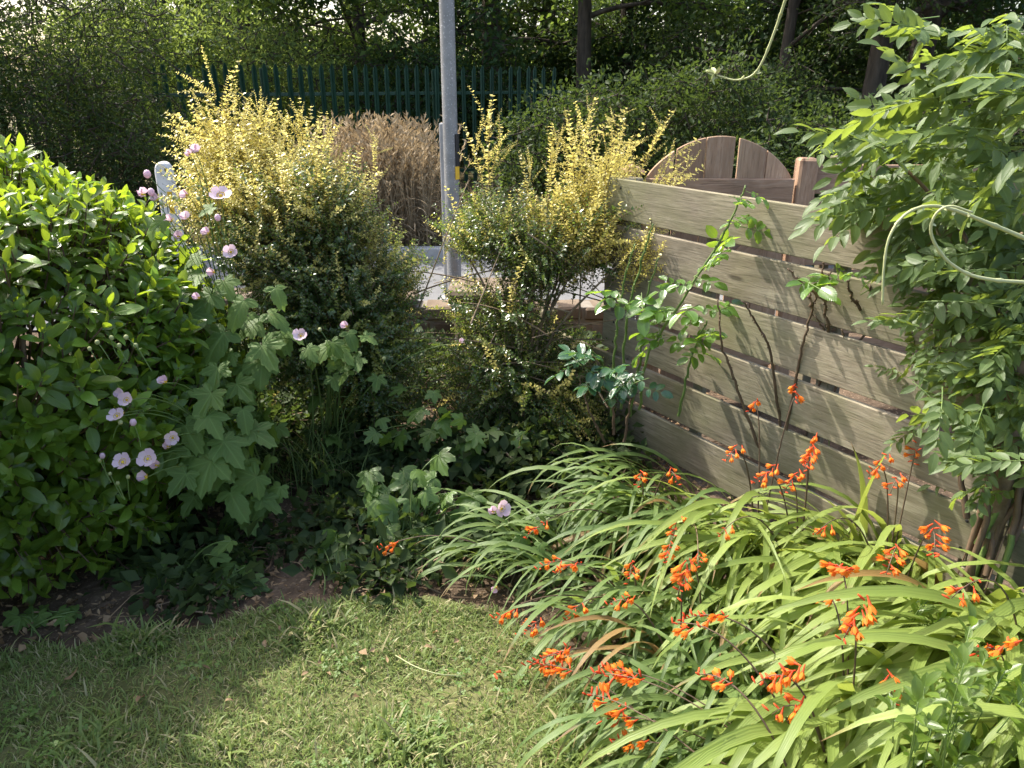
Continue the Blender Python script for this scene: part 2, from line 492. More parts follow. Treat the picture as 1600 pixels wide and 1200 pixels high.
def palmate(lobes, width=0.35, teeth=0.05, nt=9, dome=0.18, seed=0, cup=0.0):
    """lobed, toothed leaf, stalk joint at the origin, middle lobe along +Y"""
    r = np.random.default_rng(seed)
    n = 46
    th = np.linspace(math.radians(-160), math.radians(160), n)
    rad = np.full(n, 0.16)
    for ang, ln in lobes:
        a = math.radians(ang)
        d = np.abs(th - a)
        lim = np.where(d < 1.45, ln * np.exp(-(d / width) ** 1.5 * 0.9), 0)
        rad = np.maximum(rad, lim)
    rad *= 1 + teeth * np.where(np.arange(n) % 2 == 0, 1, -1) + r.normal(0, 0.02, n)
    v = [(0, 0, 0)]
    uv = [(0.5, 0.02)]
    for k in (0.5, 1.0):
        for i in range(n):
            x, y = math.sin(th[i]) * rad[i] * k, math.cos(th[i]) * rad[i] * k
            z = -dome * (x * x + y * y) + cup * abs(x) * 0.5 + r.normal(0, 0.012)
            v.append((x, y, z))
            uv.append((0.5 + 0.5 * math.sin(th[i] * 3.0) * k * 0.8, rad[i] * k))
    f = []
    for i in range(n - 1):
        f.append((0, 1 + i + 1, 1 + i))
        f += [(1 + i, 1 + i + 1, 1 + n + i + 1), (1 + i, 1 + n + i + 1, 1 + n + i)]
    return V(v, f, uv)

def tube(pts, radii, sides=5, cap=True):
    pts = np.asarray(pts, float)
    n = len(pts)
    radii = np.broadcast_to(np.asarray(radii, float), (n,))
    t = nrm(np.gradient(pts, axis=0))
    ref = np.array([0.0, 0, 1.0]) if abs(t[0][2]) < 0.9 else np.array([1.0, 0, 0])
    u = nrm(np.cross(t[0], ref))
    v, uv, f = [], [], []
    for i in range(n):
        u = nrm(u - t[i] * np.dot(u, t[i]))
        w = np.cross(t[i], u)
        for k in range(sides):
            a = 2 * math.pi * k / sides
            v.append(pts[i] + radii[i] * (math.cos(a) * u + math.sin(a) * w))
            uv.append((0.2, i / max(1, n - 1)))
    for i in range(n - 1):
        for k in range(sides):
            a, b = i * sides + k, i * sides + (k + 1) % sides
            f += [(a, b, b + sides), (a, b + sides, a + sides)]
    if cap:
        v.append(pts[-1]); uv.append((0.2, 1)); c = len(v) - 1
        for k in range(sides):
            f.append(((n - 1) * sides + k, (n - 1) * sides + (k + 1) % sides, c))
    return V(v, f, uv)

def bez(p0, p1, p2, n=10):
    t = np.linspace(0, 1, n)[:, None]
    p0, p1, p2 = (np.asarray(p, float) for p in (p0, p1, p2))
    return (1 - t) ** 2 * p0 + 2 * t * (1 - t) * p1 + t * t * p2

def smooth_path(pts, n=40):
    """Catmull-Rom through the points"""
    p = np.asarray(pts, float)
    p = np.vstack([2 * p[0] - p[1], p, 2 * p[-1] - p[-2]])
    m = len(p) - 3
    out = []
    for s in np.linspace(0, m - 1e-6, n):
        i = int(s); t = s - i
        a, b, c, d = p[i], p[i + 1], p[i + 2], p[i + 3]
        out.append(0.5 * ((2 * b) + (-a + c) * t + (2 * a - 5 * b + 4 * c - d) * t * t + (-a + 3 * b - 3 * c + d) * t ** 3))
    return np.array(out)

def ball(r=1.0, ring=5, seg=8, squash=1.0):
    v, f = [(0, 0, r * squash)], []
    for i in range(1, ring):
        a = math.pi * i / ring
        for k in range(seg):
            b = 2 * math.pi * k / seg
            v.append((r * math.sin(a) * math.cos(b), r * math.sin(a) * math.sin(b), r * math.cos(a) * squash))
    v.append((0, 0, -r * squash))
    for k in range(seg):
        f.append((0, 1 + k, 1 + (k + 1) % seg))
    for i in range(ring - 2):
        for k in range(seg):
            a, b = 1 + i * seg + k, 1 + i * seg + (k + 1) % seg
            f += [(a, a + seg, b), (b, a + seg, b + seg)]
    e = len(v) - 1
    o = 1 + (ring - 2) * seg
    for k in range(seg):
        f.append((o + k, e, o + (k + 1) % seg))
    return V(v, f)

def bm_to_mesh(name, bm, mat, smooth=False):
    me = bpy.data.meshes.new(name)
    bm.to_mesh(me); bm.free()
    me.materials.append(MATS[mat])
    if smooth:
        for p in me.polygons: p.use_smooth = True
    return me

def block(name, size, mat, bev=0.004, jit=0.0, seed=0, centre=True):
    """bevelled, slightly uneven block; local X is its length"""
    bm = bmesh.new()
    bmesh.ops.create_cube(bm, size=1.0)
    r = random.Random(seed)
    for v in bm.verts:
        v.co.x *= size[0]; v.co.y *= size[1]; v.co.z *= size[2]
        if jit:
            v.co += Vector((r.uniform(-jit, jit), r.uniform(-jit, jit), r.uniform(-jit, jit)))
    if bev:
        bmesh.ops.bevel(bm, geom=list(bm.edges), offset=bev, segments=1, affect='EDGES')
    return bm_to_mesh(name, bm, mat)

def prism(name, outline, y0, y1, mat, bev=0.0):
    """outline in x,z pushed from y0 to y1"""
    bm = bmesh.new()
    a = [bm.verts.new((x, y0, z)) for x, z in outline]
    b = [bm.verts.new((x, y1, z)) for x, z in outline]
    n = len(a)
    bm.faces.new(a); bm.faces.new(list(reversed(b)))
    for i in range(n):
        bm.faces.new((a[(i + 1) % n], a[i], b[i], b[(i + 1) % n]))
    bmesh.ops.recalc_face_normals(bm, faces=bm.faces)
    if bev:
        bmesh.ops.bevel(bm, geom=list(bm.edges), offset=bev, segments=1, affect='EDGES')
    return bm_to_mesh(name, bm, mat)

def rotz(a, loc=(0, 0, 0)):
    M = np.eye(4)
    M[0, 0] = M[1, 1] = math.cos(a); M[0, 1] = -math.sin(a); M[1, 0] = math.sin(a)
    M[:3, 3] = loc
    return M

def vnoise(X, s, seed=0):
    """cheap smooth noise on points"""
    X = np.asarray(X) * s + seed * 3.7
    return (np.sin(X[:, 0] * 1.7 + 1.3 * np.sin(X[:, 1] * 1.1)) + np.sin(X[:, 1] * 2.1 + 1.7 * np.sin(X[:, 2] * 1.3))
            + np.sin(X[:, 2] * 1.9 + 1.1 * np.sin(X[:, 0] * 2.3))) / 3

#@@STRUCTURE
# ------------------------------------------------------------------ ground, lawn, pavement
def sheet(name, outline, z, mat, sub=0, bumpy=0.0, kind='structure'):
    bm = bmesh.new()
    vs = [bm.verts.new((x, y, z)) for x, y in outline]
    f = bm.faces.new(vs)
    bmesh.ops.recalc_face_normals(bm, faces=bm.faces)
    if f.normal.z < 0: f.normal_flip()
    return add(name, bm_to_mesh(name, bm, mat), None, None, kind)

def grid_ground():
    xs = np.concatenate([[-400, -120, -40, -14], np.arange(-6, 6.01, 0.12), [14, 40, 120, 400]])
    ys = np.concatenate([[-60, -15, -5], np.arange(-1, 5.41, 0.12), [8, 11, 14, 20, 30, 60, 150, 600]])
    Xg, Yg = np.meshgrid(xs, ys, indexing='ij')
    pts = np.stack([Xg.ravel(), Yg.ravel(), np.zeros(Xg.size)], 1)
    inn = (np.abs(pts[:, 0]) < 5) & (pts[:, 1] > -0.5) & (pts[:, 1] < 4.7)
    h = 0.018 * vnoise(pts, 3.1) + 0.010 * vnoise(pts, 9.0, 2)
    pts[:, 2] = np.where(inn, h - 0.012, -0.012)
    nx, ny = len(xs), len(ys)
    f = []
    for i in range(nx - 1):
        for j in range(ny - 1):
            a = i * ny + j
            f += [(a, a + ny, a + ny + 1), (a, a + ny + 1, a + 1)]
    return add('ground', mesh_from('ground', V(pts, f), 'soil'), None, None, 'structure')
grid_ground()

LAWN = [G(-400, 1060), G(0, 1030), G(110, 1022), G(210, 1000), G(330, 985), G(420, 962), G(560, 945), G(680, 940), G(800, 975), G(900, 1050), G(1000, 1150), G(1080, 1260)]
LAWN = [(p[0], p[1]) for p in LAWN] + [(0.45, -0.9), (-4.0, -0.9), (-4.0, 2.0)]
lo = sheet('lawn', LAWN, 0.024, 'lawn_soil')

sheet('pavement', [(-14, 5.35), (14, 5.35), (14, 7.75), (-14, 7.75)], 0.004, 'paving')
k = prism('kerb', [(-14, -0.02), (14, -0.02), (14, 0.11), (-14, 0.11)], 7.75, 7.88, 'pale_concrete', 0.01)
add('kerb', k, None, None, 'structure')
sheet('verge', [(-60, 7.88), (60, 7.88), (60, 60), (-60, 60)], 0.006, 'verge')

# ------------------------------------------------------------------ garden fence of wide boards
FD = np.array([0.546, -0.838]); FO = np.array([0.47, 3.66])
fang = math.atan2(FD[1], FD[0])
fence = thing('board_fence', (FO[0], FO[1], 0), 'weathered grey horizontal board fence behind the rose stems', 'fence')
fence.rotation_euler[2] = fang            # local x runs along the fence, local -y faces the lawn
PITCHZ, BW = 0.2125, 0.183
r_ = random.Random(3)
for i in range(6):
    zc = 1.285 - BW / 2 - i * PITCHZ
    x0 = -0.012 + r_.uniform(-0.006, 0.01)
    if i >= 4: x0 = -0.62
    segs = [(x0, 1.86 + r_.uniform(-0.02, 0.02)), (None, 3.9)]
    st = x0
    for s0, s1 in segs:
        s0 = st if s0 is None else s0
        L = s1 - s0 - 0.004
        me = block('board', (L, 0.022, BW + r_.uniform(-0.004, 0.004)), 'fence_timber', 0.003, 0.0015, i * 7 + int(s1))
        o = add('board', me, fence, None)
        o.location = (s0 + L / 2, -0.011 + r_.uniform(-0.002, 0.002), zc)
        o.rotation_euler = (r_.uniform(-0.01, 0.01), r_.uniform(-0.004, 0.004), 0)
        st = s1
for x in (0.05, 1.86, 3.7):
    o = add('post', block('post', (0.09, 0.09, 1.30), 'fence_timber', 0.006, 0.002, int(x * 10)), fence)
    o.location = (x, 0.057, 0.63)
o = add('post', block('post', (0.07, 0.07, 0.52), 'fence_timber', 0.006, 0.002, 77), fence)
o.location = (-0.57, 0.047, 0.24)
for x in (0.62, 1.22, 2.4, 3.0):           # battens behind the boards
    o = add('batten', block('batten', (0.055, 0.03, 1.18), 'fence_timber', 0.003, 0.001, int(x * 30)), fence)
    o.location = (x, 0.027, 0.62)
for x in (0.05, 1.86):
    for i in range(6):
        for dz in (-0.05, 0.05):
            nl = add('nail', mesh_from('nail', ball(0.006, 4, 6, 0.4), 'black_plastic') if 'nail' not in SHARED else SHARED['nail'], fence)
            SHARED['nail'] = nl.data
            nl.location = (x + (0.03 if x < 1 else -0.03), -0.024, 1.285 - BW / 2 - i * PITCHZ + dz)
            nl.rotation_euler = (math.pi / 2, 0, 0)

# ------------------------------------------------------------------ curved-top gate and brown fence behind it
GY = 4.02
gx0, gx1 = 0.675, 1.425
gate = thing('garden_gate', ((gx0 + gx1) / 2, GY, 0), 'brown wooden gate with arched picket top behind the board fence', 'gate')
gw = (gx1 - gx0)
def arch(x):
    u = (x) / (gw / 2)
    return 1.225 + 0.215 * (max(0.0, 1 - u * u) ** 0.8)
np_ = 5
gaps = [0.012, 0.006, 0.022, 0.004]
pw = (gw - sum(gaps)) / np_
x = -gw / 2
for i in range(np_):
    x1 = x + pw
    xs = np.linspace(x1, x, 7)
    outl = [(x, 0.06), (x1, 0.06)] + [(float(q), arch(float(q))) for q in xs]
    cx_ = (x + x1) / 2
    # picket grain runs up: local X up means build lying down, then stand it up
    outl2 = [(zz, -(xx - cx_)) for xx, zz in outl]
    me = prism('picket', outl2, -0.011, 0.011, 'gate_timber', 0.0025)
    o = add('picket', me, gate)
    o.rotation_euler = (0, -math.pi / 2, 0)
    o.location = (cx_, 0.0, 0)
    x = x1 + (gaps[i] if i < 4 else 0)
for zc, h_ in ((1.166, 0.14), (0.30, 0.12)):
    o = add('rail', block('rail', (gw, 0.03, h_), 'gate_timber', 0.003, 0.001, int(zc * 100)), gate)
    o.location = (0, -0.028, zc)
o = add('brace', block('brace', (0.95, 0.028, 0.09), 'gate_timber', 0.003, 0.001, 5), gate)
o.location = (0, -0.028, 0.69); o.rotation_euler = (0, math.radians(-45), 0)

def gate_post(px, top, label, cap):
    t = thing('gate_post', (px, GY, 0), label, 'post')
    o = add('shaft', block('shaft', (top, 0.095, 0.095), 'gate_timber', 0.012, 0.001, int(px * 100)), t)
    o.rotation_euler = (0, -math.pi / 2, 0); o.location = (0, 0, top / 2)
    if cap:
        o = add('cap', block('cap', (0.125, 0.125, 0.025), 'gate_timber', 0.008, 0.002, 9), t); o.location = (0, 0, top + 0.0125)
        pts = [(-0.055, 0), (0.055, 0), (0, 0.022)]
        o = add('cap_ridge', prism('cap_ridge', pts, -0.05, 0.05, 'gate_timber', 0.003), t); o.location = (0, 0, top + 0.025)
gate_post(0.610, 1.255, 'squat capped gate post beside the golden shrub', True)
gate_post(1.490, 1.335, 'slant-topped brown post between the arched gate and the brown fence', False)

bf = thing('brown_fence', (1.53, GY, 0), 'reddish brown board fence running on from the gate behind the wisteria', 'fence')
for i, (z0, z1) in enumerate(((1.16, 1.30), (0.98, 1.135), (0.79, 0.955), (0.60, 0.765), (0.41, 0.575), (0.22, 0.385))):
    o = add('board', block('board', (3.2, 0.022, z1 - z0), 'gate_timber', 0.003, 0.002, 40 + i), bf)
    o.location = (1.6, 0.004 * (i % 2), (z0 + z1) / 2)
for x in (0.13, 0.30, 1.2, 2.4):
    o = add('post', block('post', (1.34, 0.07, 0.05), 'fence_timber', 0.004, 0.001, int(x * 10)), bf)
    o.rotation_euler = (0, -math.pi / 2, 0); o.location = (x, 0.045, 0.67)

# ------------------------------------------------------------------ low stone wall at the pavement edge
sw = thing('stone_wall', (-1.2, 5.0, 0), 'low brown stone garden wall seen through the honeysuckle', 'wall')
core = add('mortar', block('mortar', (3.0, 0.17, 0.30), 'mortar', 0.004, 0.0, 1), sw)
core.location = (0.35, 0, 0.15)
rr = random.Random(11)
for row in range(3):
    xx = -1.15 - 0.1 * (row % 2)
    while xx < 1.75:
        L = rr.uniform(0.17, 0.30)
        me = block('stone', (L - 0.014, 0.20 + rr.uniform(-0.015, 0.02), 0.092), 'stone', 0.014, 0.007, int(xx * 91 + row))
        o = add('stone', me, sw); o.location = (xx + L / 2, rr.uniform(-0.008, 0.008), 0.05 + row * 0.104)
        xx += L
for xx in (-1.0, -0.45, 0.1):
    o = add('coping', block('coping', (0.53, 0.27, 0.055), 'stone', 0.014, 0.006, int(xx * 50)), sw)
    o.location = (xx + 0.2, 0, 0.345)
pier = thing('stone_pier', (-0.18, 4.86, 0), 'squat brown stone pier beside the lamp post foot', 'pier')
for row in range(4):
    for q, (dx, dy) in enumerate(((-0.09, 0), (0.10, 0.0))):
        L = 0.19 + (0.05 if (row + q) % 2 else -0.03)
        o = add('stone', block('stone', (L, 0.34, 0.098), 'stone', 0.018, 0.008, row * 5 + q), pier)
        o.location = (dx + (0.02 if row % 2 else -0.02), 0, 0.052 + row * 0.103)
o = add('coping', block('coping', (0.46, 0.40, 0.06), 'stone', 0.02, 0.006, 99), pier); o.location = (0, 0, 0.44)

# ------------------------------------------------------------------ lamp post, slim post, white marker post
lp = P(711, 470, 5.55)
lamp = thing('lamp_post', (lp[0], lp[1], 0), 'tall grey galvanised lamp post between the golden shrubs', 'lamp post')
s = tube([(0, 0, 0), (0, 0, 0.2), (0, 0, 0.22), (0, 0, 3), (0, 0, 6.0)], [0.056, 0.056, 0.0515, 0.049, 0.045], 20)
add('column', mesh_from('column', s, 'galvanised'), lamp)
zt, zb = P(707, 210, lp[1] - 0.06)[2], P(707, 260, lp[1] - 0.06)[2]
zy = P(707, 281, lp[1] - 0.06)[2]
def curved_plate(r, a0, a1, z0, z1, th=0.004):
    n = 6
    v, f = [], []
    for a in np.linspace(a0, a1, n):
        for q in (r + th, r - 0.002):
            for z in (z0, z1):
                v.append((q * math.cos(a), q * math.sin(a), z))
    for i in range(n - 1):
        b, c = i * 4, i * 4 + 4
        f += [(b, c, c + 1), (b, c + 1, b + 1), (b + 1, c + 1, c + 3), (b + 1, c + 3, b + 3), (b + 2, c, b), (b + 2, c + 2, c)]
    e = (n - 1) * 4
    f += [(0, 1, 3), (0, 3, 2), (e, e + 3, e + 1), (e, e + 2, e + 3)]
    return V(v, f)
add('black_strip', mesh_from('black_strip', curved_plate(0.052, -0.85, 0.1, zb, zt, 0.008), 'black_plastic', False), lamp)
add('yellow_label', mesh_from('yellow_label', curved_plate(0.052, -0.95, -0.1, zy, zb - 0.004, 0.005), 'yellow_paint', False), lamp)
add('access_door', mesh_from('access_door', curved_plate(0.0515, -1.9, -1.2, 0.42, 0.80, 0.006), 'galvanised', False), lamp)
o = add('collar', mesh_from('collar', tube([(0, 0, 0.185), (0, 0, 0.20), (0, 0, 0.235), (0, 0, 0.24)], [0.057, 0.061, 0.056, 0.052], 20), 'galvanised'), lamp)

q = P(692, 192, 6.1)
slim = thing('slim_post', (q[0], q[1], 0), 'slim pale concrete post half hidden behind the lamp post', 'post')
o = add('shaft', block('shaft', (0.055, 0.055, q[2]), 'pale_concrete', 0.008, 0.002, 4), slim); o.location = (0, 0, q[2] / 2)
o = add('foot_collar', block('foot_collar', (0.12, 0.12, 0.05), 'pale_concrete', 0.01, 0.003, 4), slim); o.location = (0, 0, 0.025)

q = P(254, 252, 5.9)
wp = thing('marker_post', (q[0], q[1], 0), 'white round-topped marker post with a yellow patch', 'post')
hh = q[2]
outl = [(-0.062, 0), (0.062, 0), (0.058, hh - 0.075), (0.050, hh - 0.035), (0.030, hh - 0.006), (0, hh), (-0.030, hh - 0.006), (-0.050, hh - 0.035), (-0.058, hh - 0.075)]
add('shaft', prism('shaft', outl, -0.045, 0.045, 'white_paint', 0.012), wp)
o = add('yellow_patch', block('yellow_patch', (0.036, 0.006, 0.16), 'yellow_paint', 0.001, 0, 1), wp); o.location = (0.034, -0.047, P(262, 315, 5.9)[2])
o = add('bolt', mesh_from('bolt', ball(0.014, 5, 8), 'black_plastic'), wp); o.location = (0.036, -0.045, hh - 0.055)
for dz in (0.30, 0.33):
    o = add('groove', block('groove', (0.004, 0.004, 0.12), 'black_plastic', 0.0005, 0, 1), wp); o.location = (-0.03 + (dz - 0.3), -0.0455, hh - dz + 0.02)

# ------------------------------------------------------------------ green palisade fence
A, B = np.array([-6.2, 9.3]), np.array([0.9, 13.09])
pd = B - A; PL = np.linalg.norm(pd); pd = pd / PL
pal = thing('palisade_fence', (A[0], A[1], 0), 'dark green steel palisade fence in front of the trees', 'fence')
pal.rotation_euler[2] = math.atan2(pd[1], pd[0])
PH = 1.90
def pale_shape():
    xs = [-0.034, -0.018, 0, 0.018, 0.034]
    ys = [0.0, -0.016, 0.004, -0.016, 0.0]
    top = [PH - 0.075, PH - 0.03, PH, PH - 0.03, PH - 0.075]
    v, f = [], []
    for th in (0.0, 0.005):
        for i in range(5):
            v.append((xs[i], ys[i] + th, 0.05)); v.append((xs[i], ys[i] + th, top[i]))
    for i in range(4):
        a = i * 2
        f += [(a, a + 2, a + 3), (a, a + 3, a + 1)]
        a += 10
        f += [(a, a + 3, a + 2), (a, a + 1, a + 3)]
        b = i * 2
        f += [(b + 1, b + 3, b + 13), (b + 1, b + 13, b + 11)]
    f += [(0, 1, 11), (0, 11, 10), (8, 19, 9), (8, 18, 19)]
    return V(v, f)
pme = mesh_from('pale', pale_shape(), 'green_paint', False)
npale = int(PL / 0.152)
rp = random.Random(5)
for i in range(npale):
    o = add('pale', pme, pal)
    o.location = (i * 0.152 + rp.uniform(-0.006, 0.006), rp.uniform(-0.004, 0.004), rp.uniform(-0.01, 0.01))
    o.rotation_euler = (rp.uniform(-0.01, 0.01), rp.uniform(-0.015, 0.015), 0)
rail = block('rail', (PL, 0.045, 0.045), 'green_paint', 0.003)
for z in (0.40, 1.52):
    o = add('rail', rail, pal); o.location = (PL / 2, 0.035, z)
pst = block('post', (0.10, 0.06, 1.85), 'green_paint', 0.004)
for i in range(3):
    o = add('post', pst, pal); o.location = (0.9 + i * 2.45, 0.09, 0.92)

#@@BACKGROUND
# ------------------------------------------------------------------ trees and bushes beyond the pavement
def clump_shape(n, rad, ls, lw, seed, flat=0.6, twig=True, hang=0.3):
    r = np.random.default_rng(seed)
    p = r.normal(0, 1, (n, 3)); p = nrm(p) * (r.random((n, 1)) ** 0.5) * rad
    p[:, 2] *= flat
    out = nrm(p + r.normal(0, 0.25 * rad, (n, 3)))
    d = nrm(out + r.normal(0, 0.5, (n, 3)) - np.array([0, 0, hang]))
    z = nrm(np.array([0, 0, 1.0]) + r.normal(0, 0.55, (n, 3)))
    M = frames(p, d, z, ls * r.uniform(0.65, 1.25, n))
    s = join_instances([rhomb(lw, 0.2)], np.zeros(n, int), M)
    if twig:
        tw = []
        for k in range(3):
            e = p[r.integers(n)]
            tw.append(with_mat(tube([(0, 0, 0), e * 0.5 + r.normal(0, 0.03, 3) * rad, e], [0.012 * rad / 0.4, 0.008 * rad / 0.4, 0.003], 3, False), 1))
        s = merge([s] + tw)
    return s

CL_TREE = [clump_shape(34, 0.42, 0.115, 0.55, 100 + i) for i in range(5)]
CL_FINE = [clump_shape(46, 0.36, 0.075, 0.5, 200 + i) for i in range(5)]
CL_YEW = [clump_shape(60, 0.30, 0.055, 0.34, 300 + i, 0.5) for i in range(5)]

def rand_rot(n, r, tilt=0.5):
    y = nrm(np.stack([r.normal(0, 1, n), r.normal(0, 1, n), r.normal(0, tilt * 0.4, n)], 1))
    z = nrm(np.array([0, 0, 1.0]) + r.normal(0, tilt * 0.5, (n, 3)))
    return y, z

def tree(name, loc, h, r0, label, mat='tree_leaf', lean=(0, 0), z0=1.6, spread=2.6, nl=15, ncl=300, clumps=None, seed=0, group='trees behind the palisade fence', ztop=None, forks=0):
    r = np.random.default_rng(seed)
    t = thing(name, (loc[0], loc[1], 0), label, 'tree', group)
    n = 12
    zs = np.linspace(-0.1, h * 0.92, n)
    wob = np.cumsum(r.normal(0, 0.05, (n, 2)), 0) * (zs[:, None] / h)
    tr = np.stack([lean[0] * zs + wob[:, 0], lean[1] * zs + wob[:, 1], zs], 1)
    rad = r0 * (1 - 0.8 * np.maximum(zs, 0) / h)
    rad[0] *= 1.35
    add('trunk', mesh_from('trunk', tube(tr, rad, 9), 'bark'), t)
    limbs, pts = [], []
    for i in range(nl):
        f = (i + 0.5) / nl
        zb = z0 + (h * 0.9 - z0) * f ** 1.25
        b = np.array([np.interp(zb, zs, tr[:, 0]), np.interp(zb, zs, tr[:, 1]), zb])
        a = i * 2.4 + r.uniform(-0.4, 0.4)
        L = spread * (1 - 0.5 * f) * r.uniform(0.75, 1.15)
        rise = r.uniform(-0.15, 0.35) + 0.5 * f
        e = b + np.array([math.cos(a) * L, math.sin(a) * L, rise * L])
        m = (b + e) / 2 + np.array([0, 0, 0.22 * L]) + r.normal(0, 0.1, 3)
        c = bez(b, m, e, 9)
        rb = max(0.012, np.interp(zb, zs, rad) * 0.42)
        limbs.append(tube(c, np.linspace(rb, 0.008, 9), 5, False))
        for k in range(4):
            q = c[r.integers(3, 8)]
            e2 = q + np.array([math.cos(a + r.normal(0, 0.9)), math.sin(a + r.normal(0, 0.9)), r.uniform(-0.45, 0.45)]) * L * r.uniform(0.25, 0.5)
            c2 = bez(q, (q + e2) / 2 + np.array([0, 0, 0.1]), e2, 5)
            limbs.append(tube(c2, np.linspace(rb * 0.4, 0.005, 5), 4, False))
            pts += [c2[2], c2[3], c2[4], c2[4]]
        pts += [c[4], c[5], c[6], c[7], c[8], c[8]]
    add('limbs', mesh_from('limbs', merge(limbs), 'bark'), t)
    pts = np.array(pts)
    ids = r.integers(0, len(pts), ncl)
    pos = pts[ids] + r.normal(0, 0.20, (ncl, 3)) * np.array([1, 1, 0.8])
    y, z = rand_rot(ncl, r)
    cl = clumps or CL_TREE
    M = frames(pos, y, z, r.uniform(0.7, 1.25, ncl))
    s = join_instances(cl, r.integers(0, len(cl), ncl), M)
    add('crown', mesh_from('crown', s, [mat, 'bark']), t, None, 'stuff')
    return t

def bush(name, blobs, n, label, mat, clumps, seed=0, cat='bush', group=None, size=(0.7, 1.2), inner=0.25, stems=6):
    """blobs: (centre, radii); clumps sit mostly in the outer shell"""
    r = np.random.default_rng(seed)
    c0 = np.array(blobs[0][0], float)
    t = thing(name, (c0[0], c0[1], 0), label, cat, group)
    L = base_of(t)
    w = np.array([rr_[0] * rr_[1] + rr_[0] * rr_[2] + rr_[1] * rr_[2] for _, rr_ in blobs]); w = w / w.sum()
    which = r.choice(len(blobs), n, p=w)
    C = np.array([b[0] for b in blobs], float)[which]
    R = np.array([b[1] for b in blobs], float)[which]
    d = nrm(r.normal(0, 1, (n, 3)))
    k = np.where(r.random(n) < inner, r.random(n) ** 0.6, r.uniform(0.82, 1.06, n))
    k = k * (1 + 0.16 * vnoise(d * 2 + C, 2.0, seed) + 0.10 * vnoise(d * 6 + C, 2.0, seed + 3))
    pos = C + d * R * k[:, None]
    ok = pos[:, 2] > 0.06
    pos = pos[ok]; d = d[ok]; n = len(pos)
    y = nrm(d + r.normal(0, 0.5, (n, 3)))
    z = nrm(np.array([0, 0, 1.0]) + 0.6 * d + r.normal(0, 0.3, (n, 3)))
    M = frames(pos - L, y, z, r.uniform(*size, n))
    s = join_instances(clumps, r.integers(0, len(clumps), n), M)
    add('crown', mesh_from('crown', s, [mat, 'bark']), t, None, 'stuff')
    for i in range(stems):
        b, rr_ = blobs[i % len(blobs)]
        e = np.array(b) + r.normal(0, 0.4, 3) * np.array(rr_) - L
        p0 = np.array([r.normal(0, 0.12), r.normal(0, 0.12), -0.03])
        c = bez(p0, np.array([p0[0] * 2, p0[1] * 2, e[2] * 0.6]), e, 9)
        add('stem', mesh_from('stem', tube(c, np.linspace(0.035, 0.008, 9), 6), 'bark'), t)
    return t

# trees, left to right
tree('broadleaf_tree', (-6.6, 15.0), 9, 0.17, 'dark tree with a sloping trunk above the yew bush', 'ash_leaf', lean=(0.10, 0), z0=1.8, seed=11, clumps=CL_FINE, ncl=420)
tree('broadleaf_tree', (-4.9, 15.2), 9, 0.16, 'straight dark trunk rising above the tallest golden shoots', 'tree_leaf', lean=(0.02, 0), z0=2.0, seed=12, ncl=380)
tree('broadleaf_tree', (-2.9, 15.6), 9, 0.15, 'leafy dark tree just beside the lamp post on its pale-post side', 'tree_leaf_dark', z0=1.5, seed=13, ncl=420)
tree('broadleaf_tree', (-0.35, 16.2), 10, 0.24, 'thick shadowy tree trunk directly past the lamp post', 'tree_leaf_dark', lean=(-0.015, 0), z0=2.2, seed=14, ncl=360)
tree('broadleaf_tree', (1.25, 14.6), 10, 0.155, 'straight bare grey-brown trunk in the middle of the trees', 'tree_leaf', lean=(0.012, 0), z0=2.6, seed=15, ncl=330)
tree('broadleaf_tree', (2.15, 16.5), 10, 0.17, 'tree close beside the bare straight trunk, deeper in shade', 'tree_leaf', lean=(0.02, 0), z0=2.0, seed=16, ncl=360)
tree('broadleaf_tree', (3.9, 12.2), 9, 0.10, 'thin pale-branched tree over the shrubs behind the gate', 'bramble_leaf', lean=(0.05, -0.02), z0=1.4, seed=17, ncl=420, clumps=CL_FINE, spread=2.2)
tree('broadleaf_tree', (5.0, 11.5), 9, 0.17, 'first of the two dark trunks behind the arched gate', 'tree_leaf_dark', lean=(0.02, 0), z0=2.3, seed=18, ncl=420)
tree('broadleaf_tree', (5.7, 11.9), 9, 0.20, 'second of the two dark trunks, next to the wisteria', 'tree_leaf_dark', lean=(0.05, 0), z0=2.4, seed=19, ncl=420)
tree('broadleaf_tree', (8.6, 13.0), 9, 0.2, 'tree hidden mostly behind the wisteria top', 'tree_leaf_dark', z0=1.8, seed=20, ncl=380)
tree('broadleaf_tree', (-10.5, 14.0), 9, 0.2, 'tree crown behind the dark yew bush', 'tree_leaf_dark', z0=1.6, seed=21, ncl=380)
tree('broadleaf_tree', (-3.9, 20.5), 10, 0.2, 'sunlit pale tree showing through the palisade pales', 'ash_leaf', z0=0.9, seed=22, ncl=380)
tree('broadleaf_tree', (0.9, 21.5), 10, 0.2, 'sunlit tree far back between the middle trunks', 'ash_leaf', z0=0.9, seed=23, ncl=420)
tree('broadleaf_tree', (5.2, 19.5), 10, 0.2, 'shaded tree far back behind the thin branched tree', 'tree_leaf', z0=0.9, seed=24, ncl=420)
tree('broadleaf_tree', (-8.5, 20.0), 10, 0.2, 'sunlit tree far back above the yew bush shoulder', 'ash_leaf', z0=0.9, seed=25, ncl=380)
tree('broadleaf_tree', (10.5, 19.0), 10, 0.2, 'shaded tree far back beyond the brown fence', 'tree_leaf_dark', z0=0.9, seed=26, ncl=380)

